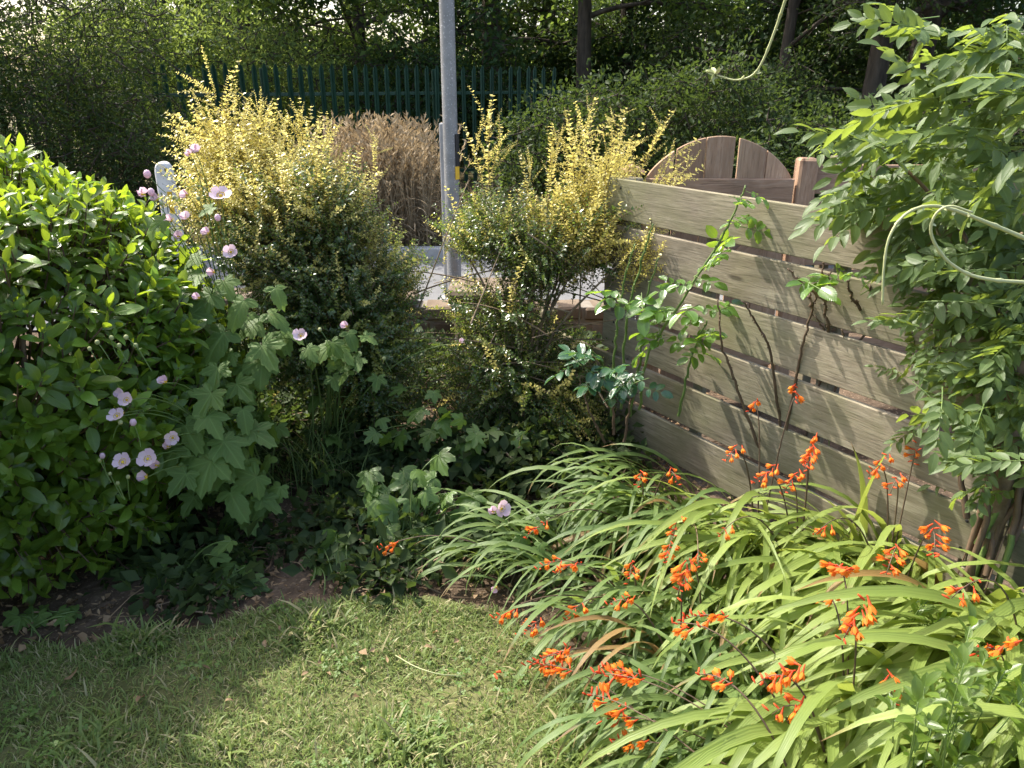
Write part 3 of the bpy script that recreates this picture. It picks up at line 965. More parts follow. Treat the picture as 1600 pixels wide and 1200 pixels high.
bush('yew_bush', [((-5.3, 8.3, 1.5), (1.75, 1.3, 1.9)), ((-7.2, 8.2, 1.6), (1.7, 1.4, 2.3)), ((-4.7, 7.9, 0.8), (1.2, 0.9, 1.1))], 2600, 'big dark yew-like bush filling the corner behind the hedge', 'yew_leaf', CL_YEW, 31, size=(0.7, 1.15), stems=8)
bush('sunlit_bush', [((-5.0, 11.6, 1.7), (1.5, 0.8, 1.0)), ((-3.6, 12.4, 1.2), (1.1, 0.7, 1.1))], 620, 'bright sunlit bush spilling over the palisade top by the yew', 'ash_leaf', CL_FINE, 32)
bush('hanging_bush', [((-2.0, 13.9, 1.5), (1.3, 0.7, 0.7)), ((-0.6, 14.4, 1.3), (1.2, 0.7, 0.9))], 480, 'dark leafy bush behind the palisade by the lamp post', 'tree_leaf_dark', CL_FINE, 33)
bush('bramble_bush', [((1.1, 9.0, 0.75), (0.9, 0.8, 0.95)), ((2.1, 8.9, 0.85), (0.8, 0.7, 1.05)), ((0.4, 9.2, 0.65), (0.6, 0.6, 0.80)), ((1.6, 8.5, 0.5), (0.7, 0.5, 0.55))], 860, 'spreading bramble bush between the lamp post and the gate', 'bramble_leaf', CL_FINE, 34, size=(0.6, 1.05))
bush('laurel_bush', [((3.3, 8.4, 0.6), (0.9, 0.8, 0.75)), ((4.4, 8.3, 0.65), (0.8, 0.8, 0.85)), ((2.7, 8.0, 0.6), (0.7, 0.6, 0.7)), ((5.3, 8.7, 0.7), (0.7, 0.6, 0.95))], 700, 'dense green bush right behind the arched gate', 'bramble_leaf', CL_FINE, 35, size=(0.7, 1.1))
bush('tall_bush', [((2.6, 10.2, 0.9), (0.7, 0.6, 0.85)), ((3.5, 10.6, 1.0), (0.6, 0.6, 0.85)), ((1.9, 10.0, 0.8), (0.6, 0.6, 0.7))], 420, 'tall loose bush with pale twigs above the bramble', 'bramble_leaf', CL_FINE, 36, size=(0.7, 1.1))
bush('shade_bush', [((6.6, 9.0, 0.9), (1.0, 0.8, 1.1)), ((7.6, 9.0, 1.2), (1.0, 0.8, 1.5)), ((8.9, 8.8, 1.4), (1.2, 0.9, 1.7))], 640, 'shaded bush behind the brown fence and wisteria', 'tree_leaf_dark', CL_FINE, 37)
for i, (x, y, w, h, m, lb) in enumerate((
        (-9, 24, 4.5, 1.7, 'tree_leaf', 'distant low thicket behind the yew bush side'),
        (-2.5, 25, 4.5, 1.5, 'ash_leaf', 'distant pale thicket seen through the palisade'),
        (4, 25, 4.5, 1.7, 'tree_leaf', 'distant thicket between the middle trunks'),
        (11, 24, 4.5, 2.2, 'tree_leaf_dark', 'distant dark thicket beyond the brown fence'))):
    bush('thicket', [((x, y, h * 0.5), (w, 1.4, h))], 520, lb, m, CL_TREE, 40 + i, group='thickets far behind the palisade', size=(1.1, 1.8), stems=3)

bush('holly_bush', [((3.6, 16.5, 1.8), (2.2, 1.0, 1.7)), ((6.4, 15.5, 2.0), (2.0, 1.0, 1.9))], 700, 'dark evergreen bush between the trunks behind the arched gate', 'tree_leaf_dark', CL_TREE, 51, size=(0.9, 1.4))
bush('elder_bush', [((-0.2, 18.0, 1.6), (2.2, 1.0, 1.5)), ((2.0, 18.5, 1.5), (1.8, 1.0, 1.5))], 560, 'dark elder bush behind the thick trunk past the lamp post', 'tree_leaf_dark', CL_TREE, 52, size=(0.9, 1.4))
bush('hazel_bush', [((-6.8, 17.5, 1.7), (2.4, 1.0, 1.5)), ((-4.0, 18.0, 1.3), (1.8, 1.0, 1.2))], 560, 'green hazel bush behind the palisade next to the yew bush', 'tree_leaf', CL_TREE, 53, size=(0.9, 1.4))

# tall dead grass on the verge
def dry_grass():
    r = np.random.default_rng(55)
    n = 3300
    x = np.concatenate([np.minimum(r.normal(-1.42, 0.27, n // 2), -0.86 + r.normal(0, 0.05, n // 2)), r.uniform(-4.0, 1.4, n - n // 2)])
    y = np.concatenate([r.uniform(7.95, 9.4, n // 2), r.uniform(8.3, 10.2, n - n // 2)])
    h = np.where(np.arange(n) < n // 2, np.clip(r.normal(0.92, 0.2, n), 0.35, 1.35), r.uniform(0.2, 0.55, n))
    shapes = []
    for k in range(6):
        b = np.random.default_rng(k)
        lean = b.normal(0, 0.12, 2)
        pts = np.array([[lean[0] * t * t, lean[1] * t * t, t] for t in np.linspace(0, 1, 5)])
        st = tube(pts, [0.005, 0.0045, 0.004, 0.003, 0.002], 3, False)
        hd = []
        for j in range(12):
            t = 0.72 + 0.28 * j / 12
            p = np.array([lean[0] * t * t, lean[1] * t * t, t])
            dd = nrm(np.array([b.normal(0, 1), b.normal(0, 1), 1.3]))
            hd.append(xf(rhomb(0.3), frames(p, dd, nrm(b.normal(0, 1, 3)), 0.065)[0]))
        for j in range(2):
            t = b.uniform(0.1, 0.5)
            a = b.uniform(0, 6.28)
            hd.append(xf(leaf(0.035, 4, 0.2, 1.6), frames([lean[0] * t * t, lean[1] * t * t, t], [math.cos(a), math.sin(a), 1.4], [0, 0, 1], 0.4)[0]))
        shapes.append(merge([st] + hd))
    M = frames(np.stack([x, y, np.zeros(n)], 1), [0, 1, 0], [0, 0, 1], h)
    a = r.uniform(0, 6.28, n)
    c, s_ = np.cos(a) * h, np.sin(a) * h
    M[:, 0, 0] = c; M[:, 0, 1] = -s_; M[:, 1, 0] = s_; M[:, 1, 1] = c
    s = join_instances(shapes, r.integers(0, 6, n), M)
    o = add('dry_grass', mesh_from('dry_grass', s, 'dead_stalk'), None, None, 'stuff')
    o['label'] = 'tall dead brown grass on the verge before the palisade'; o['category'] = 'grass'
dry_grass()

#@@GARDEN
# ------------------------------------------------------------------ broad-leaved hedge, left
def hedge():
    r = np.random.default_rng(71)
    C = np.array([-2.23, 2.82, 0.57]); R = np.array([1.02, 0.86, 0.86])
    t = thing('laurel_hedge', (C[0], C[1], 0), 'large glossy green broad-leaved hedge bulging over the lawn edge', 'hedge')
    ns = 3900
    d = nrm(r.normal(0, 1, (ns * 3, 3)))
    d = d[(d[:, 1] < 0.75) | (d[:, 2] > 0.3)][:ns]
    ns = len(d)
    e = 2.1
    k = 1.0 / np.power((np.abs(d) ** e).sum(1), 1 / e)
    lump = 1 + 0.055 * vnoise(d * 3, 1.8, 1) + 0.03 * vnoise(d * 9, 1.0, 3)
    inner = r.random(ns) < 0.45
    k = k * lump * np.where(inner, r.uniform(0.70, 0.92, ns), r.uniform(0.95, 1.03, ns))
    pos = C + d * R * k[:, None]
    n2 = 1000
    d2 = nrm(r.normal(0, 1, (n2, 3)))
    p2 = np.array([-2.45, 1.80, 0.95]) + d2 * np.array([0.90, 0.98, 1.22]) * r.uniform(0.7, 1.03, (n2, 1))  # unseen extra lobe out of frame, added and made tall to shade the lawn
    pos = np.vstack([pos, p2]); d = np.vstack([d, d2])
    ok = pos[:, 2] > 0.10
    pos, d = pos[ok], d[ok]
    ns = len(pos)
    ax = nrm(d * 0.75 + np.array([0, 0, 0.75]) + r.normal(0, 0.22, (ns, 3)))
    low = pos[:, 2] < 0.45
    ax[low] = nrm(d[low] + np.array([0, 0, 0.15]) + r.normal(0, 0.2, (low.sum(), 3)))
    P_, Y_, Z_, S_ = [], [], [], []
    nl = 7
    for i in range(ns):
        a = ax[i]
        u = nrm(np.cross(a, [0.3, 0.5, 0.8])); w = np.cross(a, u)
        ph0 = r.uniform(0, 6.28)
        for j in range(nl):
            ang = ph0 + j * 2.4
            tilt = math.radians(20 + 62 * (j / (nl - 1)) + r.normal(0, 8))
            rd = math.cos(ang) * u + math.sin(ang) * w
            yd = math.cos(tilt) * a + math.sin(tilt) * rd
            zd = math.sin(tilt) * a - math.cos(tilt) * rd
            P_.append(pos[i] + a * (0.05 - 0.013 * j) + rd * 0.004)
            Y_.append(yd); Z_.append(zd)
            S_.append((0.047 + 0.033 * min(1, j / 3.0)) * r.uniform(0.7, 1.25))
    M = frames(np.array(P_), np.array(Y_), np.array(Z_), np.array(S_))
    shapes = [leaf(0.50, 5, 0.16, 0.35, 0.62, 0.72, 0.08, 0.0), leaf(0.44, 5, 0.22, 0.6, 0.6, 0.8, 0.08, 0.008),
              leaf(0.47, 5, 0.10, 0.2, 0.65, 0.75, 0.08, 0.006), leaf(0.42, 5, 0.26, -0.15, 0.6, 0.8, 0.08, 0.0), leaf(0.45, 5, 0.14, 0.8, 0.6, 0.7, 0.08, 0.01, 0.3)]
    which = r.integers(0, 5, len(M))
    scatter(t, 'leaf', shapes, 'hedge_leaf', 'hedge_leaf', which, M, 300)
    L = base_of(t)
    tw = [tube([pos[i] - L - ax[i] * 0.16 - d[i] * 0.08, pos[i] - L - ax[i] * 0.06, pos[i] - L + ax[i] * 0.05], [0.005, 0.004, 0.002], 4, False) for i in range(0, ns)]
    add('twigs', mesh_from('twigs', merge(tw), 'dark_stem'), t, None, 'stuff')
    for i in range(9):
        b = np.array([r.uniform(-0.6, 0.6), r.uniform(-0.5, 0.4), -0.03])
        e_ = np.array([b[0] * 1.3, b[1] * 1.3, r.uniform(0.9, 1.2)])
        add('stem', mesh_from('stem', tube(bez(b, (b + e_) / 2 + r.normal(0, 0.08, 3), e_, 8), np.linspace(0.022, 0.008, 8), 6), 'dark_stem'), t)
hedge()

# ------------------------------------------------------------------ golden box honeysuckle shrubs
def shoot_shape(seed, pairs=26, ls=0.042, mat=0, bend=0.25):
    """unit-long shoot along +Y with small opposite leaves"""
    r = np.random.default_rng(seed)
    bx, bz = r.normal(0, bend, 2)
    t = np.linspace(0, 1, 7)
    path = np.stack([bx * t * t * 0.5, t, bz * t * t * 0.5 - 0.1 * t * t], 1)
    parts = [with_mat(tube(path, np.linspace(0.0065, 0.0018, 7), 3, False), 1)]
    pos, yd, zd, sc = [], [], [], []
    for i in range(pairs):
        u = 0.06 + 0.94 * (i + r.uniform(-0.2, 0.2)) / pairs
        p = np.array([np.interp(u, t, path[:, 0]), u, np.interp(u, t, path[:, 2])])
        a = (i % 2) * math.pi / 2 + r.normal(0, 0.35)
        for s_ in (0, math.pi):
            dd = np.array([math.cos(a + s_), 0.45, math.sin(a + s_)]) + r.normal(0, 0.15, 3)
            pos.append(p); yd.append(dd); zd.append(np.array([0, 1.0, 0.5]) + r.normal(0, 0.3, 3))
            sc.append(ls * r.uniform(0.75, 1.2) * (1 if u < 0.85 else 0.7))
    M = frames(np.array(pos), np.array(yd), np.array(zd), np.array(sc))
    parts.insert(0, join_instances([rhomb(0.70, 0.15)], np.zeros(len(pos), int), M))
    return merge(parts)

SH = [shoot_shape(400 + i, 20 if i < 6 else 15, 0.066) for i in range(8)]

def honeysuckle(label, base, blobs, tall, nst, ns, seed, group, plumes=(), twigs=None):
    """blobs: px, py, forward, radius px x, y, depth m, weight, golden share"""
    r = np.random.default_rng(seed)
    t = thing('honeysuckle_shrub', (base[0], base[1], 0), label, 'shrub', group)
    L = base_of(t)
    C, R, W, GO = [], [], [], []
    for px, py, fw, rx, ry, rd, w, go in blobs:
        c = P(px, py, fw); dd = proj(c)[2][0]
        C.append(c); R.append((rx * dd / FPX, rd, ry * dd / FPX)); W.append(w); GO.append(go)
    C, R, W, GO = np.array(C), np.array(R), np.array(W), np.array(GO)
    W = W / W.sum()
    def sample(n):
        k = r.choice(len(C), n, p=W)
        d = nrm(r.normal(0, 1, (n, 3))) * (r.random((n, 1)) ** 0.42)
        return C[k] + d * R[k], d, GO[k]
    for i in range(nst):
        e = sample(1)[0][0] - L
        p0 = np.array([r.normal(0, 0.06), r.normal(0, 0.05), -0.03])
        m = np.array([p0[0] + 0.3 * e[0], p0[1] + 0.3 * e[1], e[2] * 0.65])
        c = bez(p0, m, e, 9)
        c[1:-1] += r.normal(0, 0.012, (7, 3))
        add('stem', mesh_from('stem', tube(c, np.linspace(0.011, 0.0035, 9), 5), 'twig'), t)
    if twigs:
        for i in range(twigs[0]):
            a_ = P(r.uniform(twigs[1], twigs[2]), r.uniform(twigs[3], twigs[4]), r.uniform(3.4, 3.8)) - L
            dr = nrm(np.array([r.normal(0, 1), r.normal(0, 0.2), r.normal(0.2, 0.5)])) * r.uniform(0.18, 0.45)
            c = bez(a_ - dr, a_ + np.array([0, 0, r.uniform(0, 0.08)]), a_ + dr, 9)
            add('bare_twig', mesh_from('bare_twig', tube(c, np.linspace(0.0048, 0.0018, 9), 5), 'twig'), t)
    pos, d, go = sample(ns)
    up = np.array([0, 0, 1.0])
    hub = np.array([base[0], base[1], 0.35])
    yd = nrm(nrm(pos - hub) * 0.9 + d * 0.5 + up * 0.15 * r.normal(1, 1, (ns, 1)) + r.normal(0, 0.38, (ns, 3)))
    zd = nrm(up + r.normal(0, 0.4, (ns, 3)))
    sc = r.uniform(0.16, 0.36, ns)
    pos = pos - yd * sc[:, None] * 0.5
    gold = r.random(ns) < go
    tp, td, ts = [], [], []
    for px, py, fw, ln, dx in tall:
        tip = P(px, py, fw)
        dv = nrm(np.array([dx, r.normal(0, 0.12), 1.0]))
        tp.append(tip - dv * ln); td.append(dv); ts.append(ln)
        for j in range(7):
            u = r.uniform(0.15, 0.75)
            sd_ = nrm(dv + r.normal(0, 0.45, 3)); l2 = ln * r.uniform(0.3, 0.5)
            tp.append(tip - dv * ln * (1 - u)); td.append(sd_); ts.append(l2)
    for hub_, n_, a0, a1, r0, r1 in plumes:
        h_ = P(*hub_)
        for q in range(n_):
            a = a0 + (a1 - a0) * (q + r.uniform(0, 1)) / n_
            rad_ = r.uniform(r0, r1)
            dv = nrm(np.array([math.sin(a), r.normal(0, 0.28), math.cos(a)]))
            tip = h_ + dv * rad_
            bend_ = nrm(dv + np.array([0, 0, 0.35]))
            ln = r.uniform(0.34, 0.52)
            tp.append(tip - bend_ * ln); td.append(bend_); ts.append(ln)
            for j in range(9):
                u = 0.08 + 0.8 * j / 9
                sgn = nrm(bend_ * 0.9 + r.normal(0, 0.42, 3)); l2 = 0.20 * (1 - 0.6 * u) * r.uniform(0.8, 1.3)
                tp.append(tip - bend_ * ln * (1 - u)); td.append(sgn); ts.append(l2)
    if tp:
        tp, td, ts = np.array(tp), nrm(np.array(td)), np.array(ts)
        pos = np.vstack([tp, pos]); yd = np.vstack([td, yd]); sc = np.concatenate([ts, sc])
        zd = np.vstack([nrm(up + r.normal(0, 0.4, (len(tp), 3))), zd]); gold = np.concatenate([np.ones(len(tp), bool), gold])
    M = frames(pos, yd, zd, sc)
    wh = r.integers(0, 8, len(M))
    lime = (~gold) & (r.random(len(M)) < 0.18)
    for key, msk, mt, nm in (('golden_shoot', gold, 'golden_leaf', 140), ('lime_shoot', lime, 'lime_leaf', 40), ('green_shoot', ~gold & ~lime, 'box_leaf', 110)):
        if msk.any():
            scatter(t, key, SH, key, [mt, 'twig'], wh[msk], M[msk], nm, key.split('_')[0] + '_foliage')
    return t

GRP = 'golden honeysuckle shrubs at the end of the lawn'
b1 = G(560, 668)
honeysuckle('bushy golden-topped honeysuckle shrub with a dark green skirt beside the hedge', b1, [
    (350, 245, 3.75, 45, 35, 0.20, 0.5, 1.0), (400, 280, 3.75, 75, 38, 0.26, 0.8, 1.0), (470, 285, 3.75, 45, 42, 0.24, 0.55, 0.9),
    (390, 315, 3.60, 100, 45, 0.32, 2.0, 0.75), (490, 315, 3.60, 80, 55, 0.32, 1.8, 0.42), (365, 350, 3.55, 50, 45, 0.2, 0.9, 0.75),
    (430, 385, 3.5, 85, 60, 0.34, 2.2, 0.35), (530, 365, 3.6, 60, 55, 0.28, 1.5, 0.15), (500, 450, 3.5, 110, 70, 0.36, 3.2, 0.06), (590, 440, 3.6, 70, 70, 0.30, 1.8, 0.10),
    (550, 540, 3.5, 100, 80, 0.34, 3.0, 0.02), (460, 540, 3.4, 70, 70, 0.28, 1.6, 0.02), (600, 620, 3.5, 60, 60, 0.25, 1.4, 0.02)],
    [(322, 95, 3.8, 0.42, -0.12), (250, 172, 3.8, 0.42, -0.85), (275, 165, 3.8, 0.40, -0.75), (345, 140, 3.8, 0.36, -0.05), (400, 170, 3.8, 0.30, 0.25), (465, 148, 3.8, 0.36, 0.0), (440, 165, 3.8, 0.3, -0.3),
     (530, 195, 3.8, 0.34, 0.65), (545, 232, 3.75, 0.3, 0.8), (575, 262, 3.7, 0.3, 0.25), (588, 205, 3.8, 0.3, 0.05), (300, 150, 3.8, 0.4, -0.5), (375, 150, 3.8, 0.36, 0.15), (480, 160, 3.8, 0.36, 0.2), (505, 180, 3.8, 0.36, 0.45), (420, 175, 3.75, 0.34, -0.1), (285, 195, 3.75, 0.4, -0.8), (360, 165, 3.7, 0.34, -0.25), (330, 120, 3.78, 0.45, -0.2)],
    34, 3900, 81, GRP, [((440, 385, 3.6), 30, -0.95, 0.62, 0.40, 0.72), ((415, 340, 3.75), 16, -0.8, 0.45, 0.36, 0.60), ((540, 460, 3.6), 12, 0.2, 1.2, 0.3, 0.45)])
b2 = G(815, 690)
honeysuckle('sparse golden-tipped honeysuckle shrub in front of the lamp post and fence end', b2, [
    (905, 325, 3.8, 40, 32, 0.18, 0.55, 0.97), (950, 305, 3.8, 32, 30, 0.14, 0.4, 1.0), (930, 360, 3.7, 55, 50, 0.24, 1.6, 0.75), (1000, 400, 3.45, 40, 40, 0.12, 0.35, 0.9),
    (865, 345, 3.8, 40, 35, 0.2, 0.6, 0.6), (780, 360, 3.8, 60, 45, 0.24, 1.1, 0.12), (850, 400, 3.7, 80, 40, 0.25, 1.5, 0.10), (730, 370, 3.9, 40, 40, 0.2, 0.35, 0.15),
    (810, 455, 3.65, 70, 40, 0.28, 0.4, 0.10), (740, 490, 3.7, 60, 45, 0.2, 0.35, 0.10), (800, 560, 3.6, 110, 60, 0.30, 2.6, 0.06), (890, 590, 3.6, 60, 45, 0.25, 1.0, 0.05), (760, 620, 3.55, 70, 55, 0.25, 1.2, 0.05), (850, 650, 3.5, 90, 55, 0.28, 1.6, 0.05), (880, 640, 3.4, 40, 50, 0.15, 0.5, 0.5)],
    [(755, 140, 3.85, 0.46, -0.05), (735, 178, 3.85, 0.36, -0.15), (793, 198, 3.85, 0.36, 0.35), (935, 148, 3.85, 0.50, 0.38), (875, 195, 3.85, 0.36, 0.12), (868, 190, 3.85, 0.3, 0.1), (1002, 205, 3.8, 0.46, 0.7), (990, 235, 3.8, 0.4, 0.6), (965, 225, 3.8, 0.36, 0.4), (828, 240, 3.85, 0.28, 0.0), (1025, 345, 3.4, 0.2, 0.5)],
    26, 2700, 82, GRP, [((905, 375, 3.75), 16, -0.15, 1.0, 0.40, 0.74)], (34, 640, 960, 400, 660))

# ------------------------------------------------------------------ Japanese anemones
ANE = [palmate([(0, 1.0), (62, 0.72), (-62, 0.74), (118, 0.5), (-118, 0.5)], 0.72, 0.055, 9, 0.22, 1), palmate([(0, 1.0), (52, 0.8), (-55, 0.7), (110, 0.5), (-110, 0.45)], 0.78, 0.05, 9, 0.35, 2),
       palmate([(0, 0.95), (66, 0.68), (-62, 0.72), (120, 0.45), (-120, 0.5)], 0.66, 0.06, 9, 0.12, 3, 0.3), palmate([(0, 1.0), (95, 0.5), (-95, 0.5)], 0.85, 0.05, 9, 0.40, 4)]
petal = leaf(0.92, 5, 0.10, -0.35, 0.55, 0.30)
petal2 = leaf(0.85, 5, 0.14, -0.7, 0.6, 0.28)
def centre_shape():
    parts = [with_mat(xf(ball(0.18, 4, 7), np.eye(4)), 0)]
    r = np.random.default_rng(2)
    for i in range(20):
        a = i * 2.4; q = 0.26 + 0.14 * r.random()
        p = np.array([math.cos(a) * q, math.sin(a) * q, 0.13])
        parts.append(xf(ball(0.05, 3, 5), frames(p, [0, 1, 0], [0, 0, 1], 1.0)[0]))
    return merge(parts)
CENTRE = centre_shape()

def flower_at(t, pos, normal, size, mat='pink_petal', half=False, r=None):
    L = base_of(t)
    M = frames(np.array(pos) - L, nrm(np.cross(normal, [0.31, 0.2, 0.9])), normal, size)[0]
    f = add('flower', shared('flower_centre', [CENTRE], 'flower_centre')[0], t, M)
    n = 5 if not half else 4
    me = shared(mat, [petal, petal2], mat)
    for k in range(n):
        a = 2 * math.pi * k / (5 if not half else 5.5) + r.normal(0, 0.08)
        ti = r.uniform(0.15, 0.35) if not half else r.uniform(0.7, 1.0)
        yd = np.array([math.cos(a) * math.cos(ti), math.sin(a) * math.cos(ti), math.sin(ti)])
        zd = np.array([-math.cos(a) * math.sin(ti), -math.sin(a) * math.sin(ti), math.cos(ti)])
        add('petal', me[k % 2], f, frames([math.cos(a) * 0.1, math.sin(a) * 0.1, 0.02], yd, zd, 0.95 * r.uniform(0.9, 1.1))[0])

def anemone(label, base, leaves, flowers, buds, seed, group='pink anemone plants'):
    """leaves: px, py, forward, size m; flowers: px, py, forward, size, half"""
    r = np.random.default_rng(seed)
    t = thing('anemone_plant', (base[0], base[1], 0), label, 'flower plant', group)
    L = base_of(t)
    sun = np.array(sdir)
    me = shared('anemone_leaf', ANE, 'anemone_leaf')
    for px, py, fw, sz in leaves:
        p = P(px, py, fw)
        nz = nrm(np.array([0, -0.45, 0.8]) + r.normal(0, 0.32, 3))
        yd = nrm(np.array([r.normal(0, 0.7), -0.6, -0.55]))
        M = frames(p - L, yd, nz, sz)
        lf = add('leaf', me[r.integers(0, 4)], t, M[0])
        b = np.array([r.normal(0, 0.05), r.normal(0, 0.05), -0.02])
        e = p - L
        c = bez(b, np.array([0.25 * e[0], 0.25 * e[1], e[2] * 0.8]), e, 9)
        add('leaf_stalk', mesh_from('leaf_stalk', tube(c, np.linspace(0.004, 0.0022, 9), 4), 'green_stem'), t)
    stems = {}
    for i, (px, py, fw, sz, half) in enumerate(flowers):
        p = P(px, py, fw)
        nrm_ = nrm(np.array([r.normal(-0.1, 0.35), -0.75, 0.5 + r.normal(0, 0.25)]))
        flower_at(t, p, nrm_, sz, 'pink_petal', half, r)
        b = np.array([r.normal(0, 0.05), r.normal(0, 0.05), -0.02])
        e = p - L - nrm_ * 0.006
        c = bez(b, np.array([0.35 * e[0], 0.35 * e[1], e[2] * 0.9]), e, 12)
        add('stem', mesh_from('stem', tube(c, np.linspace(0.0042, 0.0015, 12), 4), 'green_stem'), t)
    bm_ = shared('bud', [ball(1.0, 5, 8, 1.1)], 'bud_green')[0]
    pb_ = shared('pink_bud', [ball(1.0, 5, 8, 1.15)], 'pink_petal')[0]
    for px, py, fw, sz, pink in buds:
        p = P(px, py, fw)
        M = np.eye(4) * sz; M[3, 3] = 1; M[:3, 3] = p - L
        add('bud', pb_ if pink else bm_, t, M)
        e = p - L
        q = e - np.array([r.normal(-0.02, 0.02), 0.01, r.uniform(0.05, 0.09)])
        c = bez(q, (q + e) / 2 + r.normal(0, 0.006, 3), e, 6)
        add('bud_stalk', mesh_from('bud_stalk', tube(c, 0.0016, 4), 'green_stem'), t)
    return t

def spread_leaves(n, px, py, sx, sy, fw, dfw, sz, seed):
    r = np.random.default_rng(seed)
    return [(px + r.normal(0, sx), py + r.normal(0, sy), fw + r.uniform(-dfw, dfw), r.uniform(*sz)) for _ in range(n)]

anemone('low pink anemone spilling over the hedge side in three flower bunches', G(400, 800),
    [(330, 615, 2.55, 0.12), (290, 665, 2.5, 0.11), (325, 650, 2.5, 0.10), (350, 690, 2.5, 0.12), (275, 700, 2.45, 0.12), (330, 720, 2.45, 0.13), (290, 740, 2.4, 0.10), (380, 640, 2.6, 0.09), (395, 680, 2.6, 0.08),
     (400, 745, 2.55, 0.12), (360, 770, 2.5, 0.12), (310, 690, 2.5, 0.11), (340, 575, 2.65, 0.10), (370, 600, 2.65, 0.10), (410, 780, 2.55, 0.10)] + spread_leaves(30, 360, 740, 45, 60, 2.62, 0.15, (0.07, 0.12), 5),
    [(258, 597, 2.42, 0.027, True), (190, 616, 2.3, 0.026, True), (198, 625, 2.28, 0.028, False), (183, 650, 2.25, 0.030, False), (192, 645, 2.28, 0.026, True), (270, 684, 2.35, 0.029, False), (262, 698, 2.36, 0.026, True),
     (192, 722, 2.2, 0.034, False), (231, 717, 2.24, 0.034, False), (228, 745, 2.23, 0.030, True), (244, 727, 2.26, 0.028, True)],
    [(152, 535, 2.3, 0.008, 0), (140, 545, 2.3, 0.007, 0), (174, 528, 2.35, 0.008, 0), (186, 540, 2.35, 0.008, 0), (197, 527, 2.35, 0.008, 0), (212, 540, 2.35, 0.008, 0), (208, 660, 2.25, 0.011, 1), (188, 660, 2.25, 0.008, 0), (160, 712, 2.2, 0.009, 1), (156, 719, 2.2, 0.007, 0), (184, 755, 2.2, 0.007, 0), (200, 745, 2.2, 0.007, 0), (172, 740, 2.2, 0.006, 0)], 91)
anemone('tall pink anemone standing before the golden shrub by the white post', G(400, 700),
    [(310, 430, 2.85, 0.10), (330, 460, 2.85, 0.11), (380, 470, 2.85, 0.12), (350, 440, 2.9, 0.09), (420, 490, 2.9, 0.10), (300, 490, 2.8, 0.10), (350, 520, 2.8, 0.14), (410, 540, 2.8, 0.13), (430, 450, 2.9, 0.09), (330, 325, 2.95, 0.06), (255, 345, 2.8, 0.06), (240, 352, 2.8, 0.06), (310, 400, 2.9, 0.07), (450, 520, 2.95, 0.09), (380, 570, 2.8, 0.12)] + spread_leaves(26, 380, 560, 50, 60, 2.9, 0.12, (0.07, 0.12), 6),
    [(345, 306, 2.9, 0.042, False), (306, 237, 3.05, 0.032, True), (296, 241, 3.05, 0.024, True), (222, 304, 2.85, 0.032, True), (292, 305, 2.9, 0.030, True), (268, 345, 2.85, 0.028, True), (290, 342, 2.85, 0.030, True), (278, 370, 2.8, 0.030, True), (325, 365, 2.85, 0.028, True), (361, 394, 2.85, 0.032, False), (334, 425, 2.8, 0.026, True), (246, 312, 2.85, 0.026, True), (310, 466, 2.75, 0.026, True)],
    [(230, 272, 2.9, 0.014, 1), (236, 300, 2.85, 0.013, 1), (272, 309, 2.9, 0.008, 0), (310, 310, 2.9, 0.008, 0), (340, 340, 2.85, 0.012, 1), (252, 318, 2.85, 0.008, 0)], 92)
anemone('small pink anemone at the dark foot of the bushy golden shrub', G(520, 720),
    [(545, 520, 3.0, 0.08), (570, 525, 3.0, 0.07), (530, 545, 2.95, 0.09), (560, 560, 2.95, 0.09), (515, 540, 2.95, 0.08), (590, 590, 3.0, 0.07), (480, 545, 2.9, 0.07), (545, 580, 2.95, 0.07), (520, 590, 2.95, 0.07)] + spread_leaves(8, 530, 560, 25, 25, 3.0, 0.08, (0.05, 0.08), 7),
    [(470, 525, 2.85, 0.032, False), (541, 510, 2.95, 0.026, True), (720, 535, 3.1, 0.022, True)],
    [(500, 515, 2.9, 0.008, 0), (600, 560, 3.0, 0.008, 0)], 93)
anemone('single pale anemone flower lying among the strap leaves', G(800, 850),
    [(815, 840, 2.35, 0.06), (790, 850, 2.35, 0.05), (845, 850, 2.3, 0.05)], [(784, 795, 2.45, 0.034, False), (770, 800, 2.45, 0.028, True), (775, 918, 2.15, 0.022, True)], [], 94)

